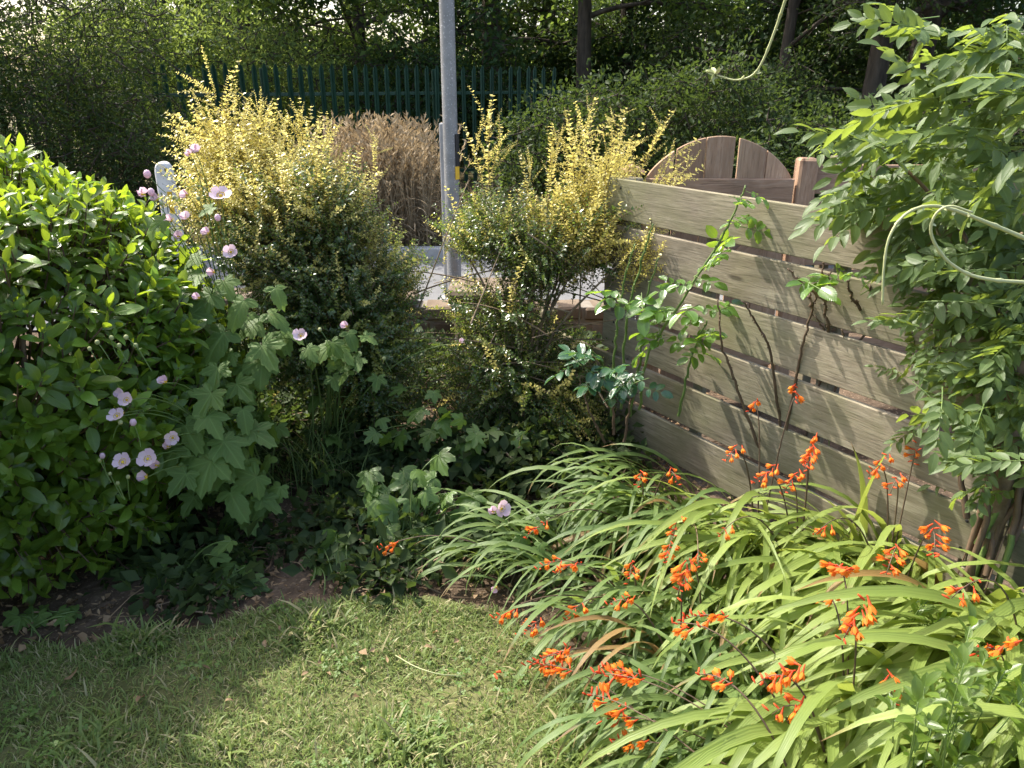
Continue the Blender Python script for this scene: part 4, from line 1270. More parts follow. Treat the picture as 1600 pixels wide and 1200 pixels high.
# ------------------------------------------------------------------ lobed-leaf plants in the middle
MAL = [palmate([(0, 1.0), (48, 0.85), (-48, 0.88), (98, 0.62), (-98, 0.6)], 0.60, 0.04, 9, 0.2, 11), palmate([(0, 0.95), (52, 0.9), (-50, 0.8), (100, 0.55), (-104, 0.6)], 0.66, 0.04, 9, 0.35, 12),
       palmate([(0, 1.0), (45, 0.8), (-47, 0.84), (95, 0.65), (-95, 0.6)], 0.52, 0.05, 9, 0.1, 13, 0.2), palmate([(0, 1.0), (60, 0.7), (-60, 0.7)], 0.7, 0.04, 9, 0.4, 14)]
def lobed_plant(name, label, base, leaves, seed, cat='plant', mat='mallow_leaf', tilt=0.35):
    r = np.random.default_rng(seed)
    t = thing(name, (base[0], base[1], 0), label, cat)
    L = base_of(t)
    me = shared('lobed_' + mat, MAL, mat)
    for q in leaves:
        p = P(*q[:3])
        p[2] = max(p[2], 0.03)
        if len(q) > 4: nz, yd = nrm(q[4]), nrm(q[5])
        else:
            nz = nrm(np.array([-0.1, -0.35, 0.85]) + r.normal(0, tilt, 3)); yd = nrm(np.array([r.normal(0, 0.8), -0.6, -0.3]))
        add('leaf', me[r.integers(0, 4)], t, frames(p - L, yd, nz, q[3])[0])
        b = np.array([r.normal(0, 0.06), r.normal(0, 0.06), -0.02]); e = p - L
        c = bez(b, np.array([0.4 * e[0], 0.4 * e[1], e[2] * 0.95 + 0.02]), e, 8)
        add('leaf_stalk', mesh_from('leaf_stalk', tube(c, np.linspace(0.0035, 0.002, 8), 4), 'green_stem'), t)
    return t
lobed_plant('mallow_plant', 'low mallow plant with lobed leaves in the middle of the bed', G(640, 840),
    [(685, 712, 2.75, 0.10, (-0.55, -0.2, 0.75), (0.2, -0.8, -0.3)), (630, 735, 2.75, 0.09), (640, 750, 2.72, 0.10), (660, 770, 2.7, 0.09), (590, 780, 2.65, 0.11), (620, 800, 2.62, 0.11), (575, 800, 2.65, 0.10), (700, 780, 2.68, 0.09), (730, 770, 2.7, 0.09), (710, 815, 2.6, 0.09), (660, 830, 2.55, 0.10), (600, 830, 2.55, 0.10), (735, 800, 2.62, 0.09), (640, 855, 2.5, 0.10), (690, 850, 2.5, 0.09)]
    + spread_leaves(26, 660, 800, 55, 40, 2.68, 0.1, (0.06, 0.1), 15), 101)
lobed_plant('mallow_plant', 'small mallow plant with one pale drooping leaf at the lawn edge', G(530, 915),
    [(560, 880, 2.42, 0.10, (-0.5, -0.6, 0.55), (-0.25, -0.5, -0.8)), (548, 870, 2.45, 0.06), (525, 835, 2.5, 0.09), (500, 850, 2.48, 0.08), (480, 880, 2.45, 0.06), (530, 860, 2.45, 0.08), (515, 890, 2.42, 0.08), (545, 840, 2.5, 0.07), (500, 915, 2.38, 0.06), (535, 915, 2.36, 0.07)], 102)
lobed_plant('seedling_plant', 'small star-leaved seedling on the bare soil beside the hedge', G(370, 925),
    [(370, 905, 2.3, 0.065), (345, 895, 2.32, 0.06), (395, 900, 2.3, 0.065), (375, 920, 2.26, 0.06), (400, 915, 2.28, 0.055), (350, 915, 2.28, 0.055), (385, 885, 2.34, 0.055), (360, 880, 2.35, 0.05)], 103)
lobed_plant('ivy_plant', 'dark ivy-like ground leaves tucked below the hedge', G(290, 915),
    spread_leaves(30, 290, 900, 45, 26, 2.38, 0.08, (0.045, 0.075), 16), 104, mat='anemone_leaf')
lobed_plant('ivy_plant', 'few small ivy leaves on the soil at the near hedge corner', G(60, 985), spread_leaves(10, 60, 985, 35, 12, 2.12, 0.04, (0.04, 0.06), 18), 106, mat='anemone_leaf')
lobed_plant('climbing_plant', 'shade-loving lobed leaves climbing the sparse golden shrub foot', G(720, 700),
    spread_leaves(34, 650, 680, 70, 28, 3.1, 0.12, (0.06, 0.09), 17), 105)

# ------------------------------------------------------------------ montbretia clumps
def strap(seed, L=1.0, w=0.034, e0=1.35, e1=-0.9, tw=0.0, segs=12, power=1.3, keel=0.30):
    """arching ribbon, starts at origin, leans along +Y"""
    r = np.random.default_rng(seed)
    y = z = x = 0.0
    yaw = 0.0
    v, uv, f = [], [], []
    for i in range(segs + 1):
        u = i / segs
        el = e0 + (e1 - e0) * u ** power
        if i:
            yaw += r.normal(0, 0.02) + tw / segs
            y += math.cos(el) * math.cos(yaw) * L / segs; x += math.cos(el) * math.sin(yaw) * L / segs; z += math.sin(el) * L / segs
        ww = w * (0.55 + 0.45 * min(1, u * 4)) * (1 - max(0, (u - 0.45) / 0.55) ** 1.9) * 0.5
        ro = 0.35 * math.sin(u * 3 + seed)
        nx, nz = math.cos(ro), math.sin(ro)
        nn = np.array([0, -math.sin(el), math.cos(el)])
        cpt = np.array([x, y, z])
        side = np.array([nx, 0, 0]) + nn * nz
        v += [cpt - side * ww + nn * ww * keel, cpt, cpt + side * ww + nn * ww * keel]
        uv += [(0, u), (0.5, u), (1, u)]
    for i in range(segs):
        a = i * 3
        for j in (0, 1):
            f += [(a + j, a + j + 1, a + j + 4), (a + j, a + j + 4, a + j + 3)]
    return V(v, f, uv)

STR = [strap(i, 1.0, [0.036, 0.029, 0.042, 0.026][i % 4], [1.32, 1.15, 1.42, 1.0][(i // 2) % 4], [-0.85, -1.2, -0.55, -1.35, -1.0][i % 5], [0.25, -0.25, 0.1, -0.5][i % 4], 12, [1.1, 1.6, 0.9][i % 3], [0.30, 0.15, 0.45][i % 3]) for i in range(20)]
ERECT = [strap(50 + i, 1.0, 0.075, 1.52, 1.25 - 0.2 * i, 0.05, 12, 2.5, 0.4) for i in range(3)]

def trumpet():
    """one montbretia floret along +Y: narrow tube flaring to six pointed lobes"""
    parts = [with_mat(tube([(0, 0, 0), (0, 0.25, 0.01), (0, 0.5, 0.0), (0, 0.58, -0.01)], [0.040, 0.055, 0.085, 0.10], 6, False), 1)]
    for k in range(6):
        a = k * math.pi / 3
        c, s_ = math.cos(a), math.sin(a)
        yd = np.array([c * 0.55, 0.85, s_ * 0.55]); zd = np.array([-c, 0.5, -s_])
        parts.append(with_mat(xf(leaf(0.36, 3, 0.1, -0.5, 0.6, 0.6), frames([c * 0.08, 0.5, s_ * 0.08], yd, zd, 0.60)[0]), 0))
    for k in range(3):
        a = k * 2.1
        parts.append(with_mat(tube([(0, 0.4, 0), (0.04 * math.cos(a), 0.8, 0.04 * math.sin(a)), (0.07 * math.cos(a), 1.1, 0.07 * math.sin(a))], [0.014, 0.012, 0.016], 3, False), 0))
    return merge(parts)
TRUMP = trumpet()
FBUD = with_mat(xf(ball(0.10, 5, 6), np.diag([1, 4.2, 1, 1]) + np.array([[0, 0, 0, 0], [0, 0, 0, 0.40], [0, 0, 0, 0], [0, 0, 0, 0]])), 1)

def montbretia(label, bases, n, main, spreadang, lens, seed, mat, spikes, group='orange montbretia clumps', erect=0):
    r = np.random.default_rng(seed)
    bases = np.array(bases, float)
    c0 = bases.mean(0)
    t = thing('montbretia_clump', (c0[0], c0[1], 0), label, 'flower clump', group)
    L = base_of(t)
    k = r.integers(0, len(bases), n)
    pos = np.zeros((n, 3)); pos[:, :2] = bases[k] + r.normal(0, 0.075, (n, 2))
    ang = main + r.normal(0, spreadang, n)
    yd = np.stack([np.cos(ang), np.sin(ang), r.normal(0, 0.09, n)], 1)
    ln = r.uniform(*lens, n)
    M = frames(pos, yd, [0, 0, 1], ln)
    wh = r.integers(0, 20, n)
    scatter(t, 'leaf', STR, 'strap_' + mat, mat, wh, M, 185 if n > 300 else n, 'leaves')
    for i in range(erect):
        M1 = frames(np.array([bases[0][0] + 0.06 * i, bases[0][1] + r.normal(0, 0.03), 0]) - L, [r.normal(0.1, 0.4), r.normal(0, 0.4), 0], [0, 0, 1], 0.62 - 0.08 * i)
        add('upright_leaf', shared('erect', ERECT, 'strap_leaf')[i % 3], t, M1[0])
    fl = shared('floret', [TRUMP, FBUD], ['orange_petal', 'red_petal'])
    for (px, py, z, nf, size, dirx) in spikes:
        nf = int(nf * 1.5 + 1); size *= 0.78
        tip = PZ(px, py, z)
        bi = bases[np.argmin(((bases - tip[:2]) ** 2).sum(1) + r.uniform(0, 0.1, len(bases)))]
        b = np.array([bi[0], bi[1], 0.0])
        run = nrm(np.array([tip[0] - b[0], tip[1] - b[1], 0]) * 0.8 + np.array([dirx, -0.25, 0]) * 0.4)
        e = tip + run * 0.03
        m = np.array([b[0] * 0.45 + e[0] * 0.55, b[1] * 0.45 + e[1] * 0.55, max(e[2] * 1.35, 0.3)])
        c = bez(b, m, e, 16)
        sp_ = add('flower_spike', mesh_from('flower_spike', tube(c - L, np.linspace(0.0035, 0.0012, 16), 4), 'dark_stem'), t)
        seg = 0.030 + 0.0065 * nf
        dirv = nrm(c[-1] - c[-4])
        for j in range(nf):
            u = j / max(1, nf - 1)
            p = e - dirv * seg * (1 - u) + r.normal(0, 0.003, 3)
            side = 1 if j % 2 else -1
            sv = nrm(np.cross(dirv, [0, 0, 1]))
            young = u > 0.62 or r.random() < 0.15
            d = nrm(dirv * 0.45 + sv * side * r.uniform(0.3, 0.8) + np.array([0, -0.1, (0.55 if young else -0.15) + r.normal(0, 0.25)]))
            sz = size * (0.72 if young else 1.0) * r.uniform(0.85, 1.15)
            add('flower', fl[1 if young else 0], sp_, frames(p - L, d, nrm(r.normal(0, 1, 3)), sz)[0])
        # small dark buds along the rest of the spike
    return t

PI = math.pi
montbretia('broad bright green montbretia clump flopping over the lawn with the most orange flowers', [(0.98, 1.15), (1.20, 1.32), (1.10, 1.62), (0.86, 1.48), (1.32, 1.55), (1.02, 0.92), (0.70, 1.12), (0.78, 1.30)], 560, PI + 0.80, 0.40, (0.60, 1.0), 111, 'strap_leaf',
    [(1330, 995, 0.50, 9, 0.050, -0.4), (1385, 1078, 0.42, 3, 0.045, 0), (1545, 1020, 0.45, 8, 0.046, -0.6), (1110, 1058, 0.42, 6, 0.046, -0.5), (1200, 1062, 0.45, 9, 0.050, 0.1), (1215, 1105, 0.40, 5, 0.048, 0.2), (1085, 968, 0.42, 8, 0.046, 0.2), (1070, 978, 0.42, 5, 0.044, -0.3), (1290, 893, 0.48, 9, 0.046, 0.3), (1298, 940, 0.45, 4, 0.042, -0.3), (945, 1055, 0.30, 10, 0.046, 0.2), (935, 1090, 0.28, 8, 0.046, 0.2), (955, 1120, 0.26, 6, 0.044, 0.2), (975, 1158, 0.22, 6, 0.044, 0), (960, 1050, 0.30, 6, 0.044, 0.4)], erect=0)
montbretia('tall bright montbretia clump arching against the fence boards', [(1.22, 2.02), (1.38, 1.88), (1.18, 2.28), (1.50, 1.85), (1.0, 2.25), (1.42, 2.08), (1.30, 2.22), (0.92, 2.45)], 520, PI + 0.72, 0.46, (0.55, 0.95), 112, 'strap_leaf',
    [(1235, 630, 0.62, 7, 0.042, 0.1), (1182, 643, 0.58, 4, 0.040, -0.5), (1250, 718, 0.52, 9, 0.042, 0.1), (1245, 738, 0.50, 8, 0.042, 0.2), (1190, 755, 0.48, 7, 0.042, -0.4), (1218, 765, 0.46, 6, 0.042, 0.3), (1135, 715, 0.48, 5, 0.038, 0.2), (1365, 742, 0.52, 7, 0.042, -0.2), (1382, 765, 0.50, 4, 0.042, 0.3), (1410, 720, 0.52, 5, 0.040, 0.3), (1390, 890, 0.50, 7, 0.046, -0.3), (1448, 863, 0.54, 8, 0.046, 0.4), (1555, 762, 0.52, 6, 0.042, 0.2), (1592, 772, 0.52, 6, 0.044, 0.4), (1285, 832, 0.5, 3, 0.042, -0.4), (1130, 832, 0.42, 3, 0.040, 0)], erect=0)
montbretia('dense bright montbretia clump in the near fence corner', [(1.42, 1.62), (1.52, 1.45), (1.60, 1.25), (1.42, 1.20), (1.30, 1.02), (1.48, 1.02), (1.66, 1.50), (1.55, 1.62), (1.40, 1.78)], 600, PI + 0.68, 0.45, (0.75, 1.2), 117, 'strap_leaf', [(1500, 930, 0.55, 5, 0.046, -0.3)])
montbretia('deep green montbretia clump with drooping narrow leaves beside the rose foot', [(0.52, 2.62), (0.66, 2.50), (0.60, 2.78), (0.74, 2.62)], 200, PI + 0.6, 0.5, (0.42, 0.75), 113, 'strap_leaf_deep',
    [(1060, 750, 0.36, 4, 0.040, -0.3), (1003, 757, 0.36, 4, 0.040, -0.4), (1050, 832, 0.34, 6, 0.042, 0.2), (1040, 873, 0.32, 6, 0.042, 0.1), (830, 835, 0.30, 7, 0.042, -0.2), (1095, 880, 0.36, 4, 0.038, -0.5)])
montbretia('low mixed montbretia clump at the lawn corner with scattered flower sprays', [(0.62, 2.02), (0.50, 1.82), (0.74, 1.80), (0.42, 2.12), (0.60, 1.55), (0.52, 1.42)], 340, PI + 0.8, 0.5, (0.38, 0.68), 114, 'strap_leaf_deep',
    [(855, 885, 0.26, 5, 0.042, -0.4), (872, 888, 0.26, 6, 0.042, 0.4), (785, 962, 0.20, 5, 0.042, -0.2), (822, 985, 0.20, 5, 0.040, 0.2), (883, 966, 0.24, 6, 0.042, 0.1), (978, 902, 0.30, 5, 0.042, 0.2), (1050, 922, 0.36, 8, 0.044, 0.2), (965, 940, 0.28, 5, 0.038, 0), (840, 1035, 0.20, 10, 0.046, -0.2), (855, 1042, 0.20, 8, 0.044, 0.3), (1060, 905, 0.36, 4, 0.042, 0.4)])
montbretia('dark trailing montbretia tuft lying flat over the soil', [(0.18, 2.40), (0.10, 2.35)], 60, PI + 0.15, 0.45, (0.35, 0.6), 115, 'strap_leaf_deep', [(605, 858, 0.14, 5, 0.040, -0.4)])
montbretia('few broad upright sword leaves in front of the fence below the wisteria', [(1.20, 2.36), (1.26, 2.30)], 26, PI * 1.4, 1.5, (0.35, 0.6), 116, 'strap_leaf', [], erect=5)

# ------------------------------------------------------------------ roses at the fence
LFT = leaf(0.58, 5, 0.2, 0.3, 0.55, 0.6, 0.03, 0.01)
def rose_leaf(seed):
    r = np.random.default_rng(seed)
    parts = [with_mat(tube([(0, 0, 0), (0, 0.35, 0.02), (0, 0.62, 0)], 0.012, 3, False), 1)]
    for (y, a, s_) in ((0.62, 0, 0.46), (0.45, 1.1, 0.40), (0.45, -1.1, 0.40), (0.22, 1.2, 0.32), (0.22, -1.2, 0.32)):
        a += r.normal(0, 0.12)
        parts.append(xf(LFT, frames([0, y, 0.01], [math.sin(a), math.cos(a), r.normal(-0.1, 0.15)], [r.normal(0, 0.25), r.normal(0, 0.25), 1], s_ * r.uniform(0.9, 1.15))[0]))
    return merge(parts)
RL = [rose_leaf(i) for i in range(4)]
THORN = V([(-0.5, 0, -0.5), (0.5, 0, -0.5), (0, 0, 0.6), (0, 1, -0.4)], [(0, 1, 3), (1, 2, 3), (2, 0, 3), (0, 2, 1)])
def rose(label, stems, leaves, seed, mat, stem_mat, tw=0.006, base=None):
    """stems: list of pixel/forward paths; leaves: px, py, fwd, size, n"""
    r = np.random.default_rng(seed)
    b0 = np.array([P(*s_[0]) for s_ in stems]).mean(0)
    t = thing('rose_bush', (b0[0], b0[1], 0), label, 'rose')
    L = base_of(t)
    for s_ in stems:
        c = smooth_path([P(*q) for q in s_], 6 * len(s_)) - L
        c += r.normal(0, 0.0025, c.shape)
        rad = np.linspace(tw * 1.1, tw * 0.5, len(c))
        pieces = [tube(c, rad, 6)]
        for j in range(1, len(c) - 1):
            if r.random() < 0.75:
                d = nrm(np.cross(c[j + 1] - c[j], r.normal(0, 1, 3)))
                pieces.append(xf(THORN, frames(c[j] + d * rad[j] * 0.8 + (c[j + 1] - c[j]) * r.random(), d, c[j + 1] - c[j], 0.0075)[0]))
        add('stem', mesh_from('stem', merge(pieces), stem_mat), t)
    me = shared('rose_' + mat, RL, [mat, 'green_stem'])
    for px, py, fw, sz, n in leaves:
        s0 = sz
        for k in range(n):
            sz = s0
            p = P(px + r.normal(0, 8 if n > 1 else 1), py + r.normal(0, 8 if n > 1 else 1), fw + r.normal(0, 0.02))
            a = r.uniform(0, 6.28)
            yd = np.array([math.cos(a), 0.7 * math.sin(a) - 0.3, r.normal(-0.05, 0.3)])
            sz *= 1.22
            add('leaf', me[r.integers(0, 4)], t, frames(p - L, yd, nrm(np.array([-0.2, -0.35, 0.85]) + r.normal(0, 0.3, 3)), sz * r.uniform(0.8, 1.2))[0])
    return t

rose('pruned rose with bare thorny brown stems against the fence boards',
    [[(1222, 715, 2.72), (1240, 610, 2.70), (1255, 540, 2.68), (1272, 470, 2.66), (1288, 410, 2.64)], [(1225, 715, 2.74), (1205, 560, 2.74), (1185, 510, 2.74), (1160, 470, 2.72)],
     [(1265, 715, 2.64), (1300, 620, 2.6), (1335, 555, 2.56), (1360, 490, 2.52), (1358, 445, 2.5)], [(1355, 492, 2.52), (1335, 470, 2.52), (1322, 440, 2.5)],
     [(1250, 700, 2.68), (1275, 630, 2.66), (1288, 560, 2.64), (1290, 525, 2.64), (1275, 495, 2.64)], [(1290, 540, 2.63), (1305, 510, 2.62)], [(1328, 566, 2.57), (1315, 515, 2.57)], [(1268, 480, 2.66), (1262, 455, 2.66)],
     [(1295, 520, 2.62), (1290, 480, 2.6), (1296, 425, 2.58)], [(1290, 470, 2.6), (1250, 440, 2.62), (1232, 420, 2.64)], [(1185, 700, 2.78), (1150, 600, 2.8), (1128, 540, 2.8), (1122, 470, 2.8)]],
    [(1255, 440, 2.6, 0.13, 1), (1290, 440, 2.56, 0.13, 1), (1285, 465, 2.56, 0.12, 1), (1320, 440, 2.54, 0.11, 1), (1345, 460, 2.5, 0.12, 1), (1340, 425, 2.5, 0.09, 1), (1300, 415, 2.58, 0.08, 1), (1365, 430, 2.5, 0.08, 1), (1255, 560, 2.66, 0.05, 1)], 121, 'rose_leaf', 'dark_stem', 0.0058)
rose('leafy rose with green canes and a glossy shoot topping the fence end',
    [[(1000, 640, 3.1), (1010, 560, 3.06), (1060, 480, 3.0), (1110, 400, 2.95), (1145, 340, 2.92), (1165, 290, 2.9)], [(955, 650, 3.2), (958, 570, 3.18), (966, 500, 3.16), (978, 430, 3.14), (992, 380, 3.12)], [(970, 640, 3.2), (975, 540, 3.18), (985, 470, 3.16), (1005, 400, 3.14), (1020, 350, 3.12)],
     [(985, 650, 3.18), (1000, 560, 3.16), (1010, 470, 3.12), (1030, 400, 3.1)], [(1060, 650, 3.0), (1080, 560, 2.98), (1105, 500, 2.95)], [(960, 600, 3.15), (935, 560, 3.1), (915, 540, 3.05)]],
    [(1165, 300, 2.9, 0.09, 1), (1175, 320, 2.9, 0.08, 1), (1140, 305, 2.9, 0.08, 1), (1150, 345, 2.92, 0.10, 2), (1170, 345, 2.92, 0.09, 1), (1125, 385, 2.94, 0.11, 2), (1140, 392, 2.92, 0.10, 1), (1105, 415, 2.96, 0.10, 2), (1085, 430, 2.98, 0.11, 2), (1060, 450, 3.0, 0.10, 2),
     (1000, 470, 3.08, 0.13, 3), (1050, 490, 3.02, 0.13, 3), (1090, 485, 2.96, 0.13, 3), (1110, 505, 2.94, 0.12, 3), (1040, 520, 3.02, 0.12, 3), (1090, 530, 2.95, 0.13, 3), (975, 455, 3.1, 0.12, 2), (1020, 540, 3.04, 0.12, 2), (1100, 545, 2.94, 0.12, 2)], 122, 'rose_leaf', 'green_stem', 0.006)
rose('dark glossy low rose shoot beneath the leafy rose',
    [[(960, 680, 3.05), (955, 620, 3.02), (935, 570, 3.0), (925, 555, 2.98)], [(975, 690, 3.0), (985, 630, 2.98), (1000, 590, 2.96)], [(945, 690, 3.05), (920, 640, 3.02), (905, 590, 3.0)]],
    [(935, 560, 2.96, 0.12, 3), (915, 575, 2.96, 0.12, 3), (960, 580, 2.96, 0.12, 3), (990, 585, 2.95, 0.12, 3), (1005, 600, 2.94, 0.11, 2), (925, 600, 2.98, 0.11, 2), (950, 610, 2.97, 0.10, 2), (905, 560, 3.0, 0.10, 2)], 123, 'rose_leaf_dark', 'dark_stem', 0.006)

# ------------------------------------------------------------------ wisteria, right
WLF = leaf(0.40, 5, 0.16, 0.45, 0.55, 0.85, 0.05, 0.008)
WLF2 = leaf(0.44, 5, 0.22, 0.2, 0.5, 0.8, 0.05, 0.012)
def wist_leaf(seed, pairs=5, droop=0.5):
    r = np.random.default_rng(seed)
    t = np.linspace(0, 1, 7)
    path = np.stack([0.06 * r.normal() * t * t, t, -droop * 0.5 * t * t], 1)
    parts = [with_mat(tube(path, np.linspace(0.010, 0.004, 7), 3, False), 1)]
    for i in range(pairs):
        u = 0.25 + 0.72 * i / pairs
        p = np.array([np.interp(u, t, path[:, 0]), u, np.interp(u, t, path[:, 2])])
        for s_ in (-1, 1):
            a = s_ * (1.05 - 0.35 * u) + r.normal(0, 0.12)
            parts.append(xf((WLF, WLF2)[r.integers(0, 2)], frames(p, [math.sin(a), math.cos(a), -0.25 - droop * u * 0.4 + r.normal(0, 0.12)], [r.normal(0, 0.45), r.normal(0, 0.35), 1], 0.285 * r.uniform(0.65, 1.2))[0]))
    parts.append(xf(WLF, frames(path[-1], [r.normal(0, 0.1), 1, -droop], [0, 0.3, 1], 0.30)[0]))
    return merge(parts)
WL = [wist_leaf(i, 5 + i % 3, [0.3, 0.6, 0.9][i % 3]) for i in range(8)]
def wisteria():
    r = np.random.default_rng(131)
    root = np.array([1.43, 2.0, 0])
    t = thing('wisteria', root, 'leafy wisteria climbing over the near end of the fence', 'climber')
    L = base_of(t)
    me = shared('wisteria_leaf', WL, ['wisteria_leaf', 'green_stem'])
    regions = [  # px, py, sx, sy, fwd, n, size
        (1385, 225, 30, 24, 2.35, 9, 0.24), (1480, 120, 45, 45, 2.05, 18, 0.23), (1560, 50, 50, 40, 1.95, 20, 0.24), (1540, 180, 50, 40, 2.0, 20, 0.23), (1610, 160, 30, 60, 1.9, 14, 0.24),
        (1395, 300, 34, 20, 2.45, 12, 0.25), (1470, 270, 50, 35, 2.3, 20, 0.24), (1560, 290, 50, 40, 2.05, 16, 0.23), (1430, 345, 34, 22, 2.45, 12, 0.24), (1500, 400, 45, 40, 2.25, 16, 0.22),
        (1475, 480, 36, 40, 2.2, 14, 0.20), (1550, 500, 45, 50, 2.1, 14, 0.21), (1530, 590, 45, 40, 2.08, 11, 0.20), (1610, 430, 30, 80, 1.98, 12, 0.21), (1455, 590, 26, 30, 2.18, 5, 0.18), (1430, 25, 20, 25, 2.0, 4, 0.2), (1590, 640, 30, 40, 2.0, 8, 0.2), (1490, 440, 40, 35, 2.3, 14, 0.22), (1560, 560, 40, 40, 2.12, 14, 0.21), (1450, 545, 26, 30, 2.3, 7, 0.18), (1580, 350, 30, 40, 2.1, 10, 0.22), (1440, 260, 40, 30, 2.55, 14, 0.25), (1500, 330, 45, 30, 2.4, 14, 0.24), (1530, 230, 45, 35, 2.3, 12, 0.24), (1500, 470, 40, 40, 2.15, 18, 0.21), (1560, 530, 40, 50, 2.0, 20, 0.21), (1470, 560, 30, 40, 2.2, 12, 0.19), (1530, 640, 40, 30, 2.0, 14, 0.19), (1600, 600, 30, 60, 1.9, 14, 0.2), (1450, 400, 36, 24, 2.35, 12, 0.21), (1570, 420, 40, 40, 2.05, 14, 0.21), (1520, 700, 36, 34, 1.95, 16, 0.18), (1585, 690, 30, 40, 1.85, 14, 0.19), (1560, 620, 40, 40, 1.92, 14, 0.2), (1345, 222, 26, 18, 2.3, 9, 0.23), (1345, 305, 26, 16, 2.4, 9, 0.23)]
    cores = []
    for px, py, sx, sy, fw, n, sz in regions:
        for k in range(max(3, int(n * 0.72))):
            p = P(px + r.normal(0, sx), py + r.normal(0, sy), fw + r.normal(0, 0.11))
            a = math.pi + r.normal(0.35, 0.75)
            yd = nrm(np.array([math.cos(a), math.sin(a) * 0.8, r.normal(0.05, 0.35)]))
            nz = nrm(np.array([-0.15, -0.25, 0.9]) + r.normal(0, 0.42, 3))
            s_ = sz * 0.88 * r.uniform(0.7, 1.2)
            add('leaf', me[r.integers(0, 8)], t, frames(p - yd * s_ * 0.5 - L, yd, nz, s_)[0])
        cores.append(P(px + 25, py + 10, fw + 0.03))
    cores = np.array(cores) - L
    for i, c in enumerate(cores):
        if i % 2: continue
        b = np.array([r.normal(0, 0.04), r.normal(0, 0.04), 0.2 + 0.3 * r.random()])
        m = np.array([0.05 + r.normal(0, 0.06), r.normal(0, 0.06), c[2] * 0.85])
        pth = bez(b, m, c, 14) + r.normal(0, 0.005, (14, 3))
        add('stem', mesh_from('stem', tube(pth, np.linspace(0.010, 0.004, 14), 6), 'dark_stem' if i % 3 else 'green_stem'), t)
    tr = np.array([[0.0 + 0.03 * math.sin(z * 5), 0.03 * math.cos(z * 4), z] for z in np.linspace(-0.05, 2.3, 26)])
    add('trunk', mesh_from('trunk', tube(tr, np.linspace(0.03, 0.018, 26), 8), 'twig'), t)
    def tendril(path, fw, rad, tip=False):
        f = np.linspace(fw[0], fw[1], len(path))
        c = smooth_path([P(px, py, q) for (px, py), q in zip(path, f)], 60) - L
        rr2 = np.linspace(rad, rad * 0.42, 60) * (1 + 0.03 * r.normal(0, 1, 60))
        rr2[4::9] *= 1.3
        o = add('tendril', mesh_from('tendril', tube(c, rr2, 7), 'pale_vine'), t)
        for k in range(4, 60, 9):
            add('node_leaf', shared('tip', [leaf(0.4, 4, 0.3, 0.5)], 'pale_vine')[0], o, frames(c[k], r.normal(0, 1, 3), r.normal(0, 1, 3), r.uniform(0.008, 0.016))[0])
        if tip:
            for k in range(8):
                add('tip_leaf', shared('tip', [leaf(0.4, 4, 0.3, 0.5)], 'pale_vine')[0], o, frames(c[-1], r.normal(0, 1, 3) + np.array([0, 0, 0.6]), r.normal(0, 1, 3), 0.022)[0])
    tendril([(1640, 392), (1600, 372), (1540, 347), (1490, 328), (1450, 322), (1415, 335), (1390, 370), (1381, 420), (1379, 476)], (1.50, 1.45), 0.0046)
    tendril([(1640, 446), (1600, 441), (1550, 437), (1510, 427), (1475, 402), (1455, 365), (1462, 335), (1485, 322), (1520, 332)], (1.5, 1.44), 0.0044)
    tendril([(1240, -40), (1227, 0), (1212, 45), (1192, 95), (1175, 118), (1150, 125), (1128, 120), (1117, 116)], (1.5, 1.6), 0.0030, True)
    # the tendril from above leaves the trunk top
    top = tr[-1]
    c = smooth_path([top, P(1500, -140, 1.7) - L, P(1330, -150, 1.55) - L, P(1240, -40, 1.5) - L], 24)
    add('tendril', mesh_from('tendril', tube(c, 0.0038, 6), 'pale_vine'), t)
    for a_, b_ in (((1640, 392, 1.5), (1760, 430, 1.7)), ((1640, 446, 1.5), (1760, 520, 1.75))):
        c = smooth_path([P(*a_) - L, P(*b_) - L, tr[14]], 16)
        add('tendril', mesh_from('tendril', tube(c, 0.0052, 6), 'pale_vine'), t)
wisteria()

# ------------------------------------------------------------------ small leafy shrub, lower right corner, and pink flowers behind the fence
def small_shrub(label, regions, base, seed, size=(0.035, 0.05)):
    r = np.random.default_rng(seed)
    t = thing('small_shrub', (base[0], base[1], 0), label, 'shrub')
    L = base_of(t)
    me = shared('small_leaf', [leaf(0.42, 4, 0.2, 0.4, 0.7, 0.6, 0.05), leaf(0.36, 4, 0.25, 0.1, 0.7, 0.6, 0.05)], 'small_shrub_leaf')
    for px, py, sx, sy, fw, n in regions:
        for k in range(n):
            tip = P(px + r.normal(0, sx), py + r.normal(0, sy), fw + r.normal(0, 0.05))
            e = tip - L
            b = np.array([r.normal(0, 0.05), r.normal(0, 0.05), 0])
            c = bez(b, np.array([0.5 * e[0], 0.5 * e[1], e[2] * 0.5]), e, 8)
            add('stem', mesh_from('stem', tube(c, np.linspace(0.003, 0.0012, 8), 4), 'green_stem'), t)
            ax = nrm(c[-1] - c[-3])
            u = nrm(np.cross(ax, [0.2, 0.5, 0.7])); w = np.cross(ax, u)
            for j in range(8):
                a = j * 2.4 + k; ti = 0.5 + 0.10 * j
                rd = math.cos(a) * u + math.sin(a) * w
                add('leaf', me[j % 2], t, frames(c[-1] - ax * 0.009 * j, math.cos(ti) * ax + math.sin(ti) * rd, math.sin(ti) * ax - math.cos(ti) * rd, r.uniform(*size))[0])
    return t
small_shrub('small light green shrub in the near corner below the montbretia', [(1500, 1120, 50, 40, 1.22, 14), (1560, 1080, 35, 40, 1.25, 10), (1460, 1170, 35, 20, 1.18, 6)], (0.88, 1.22), 141)
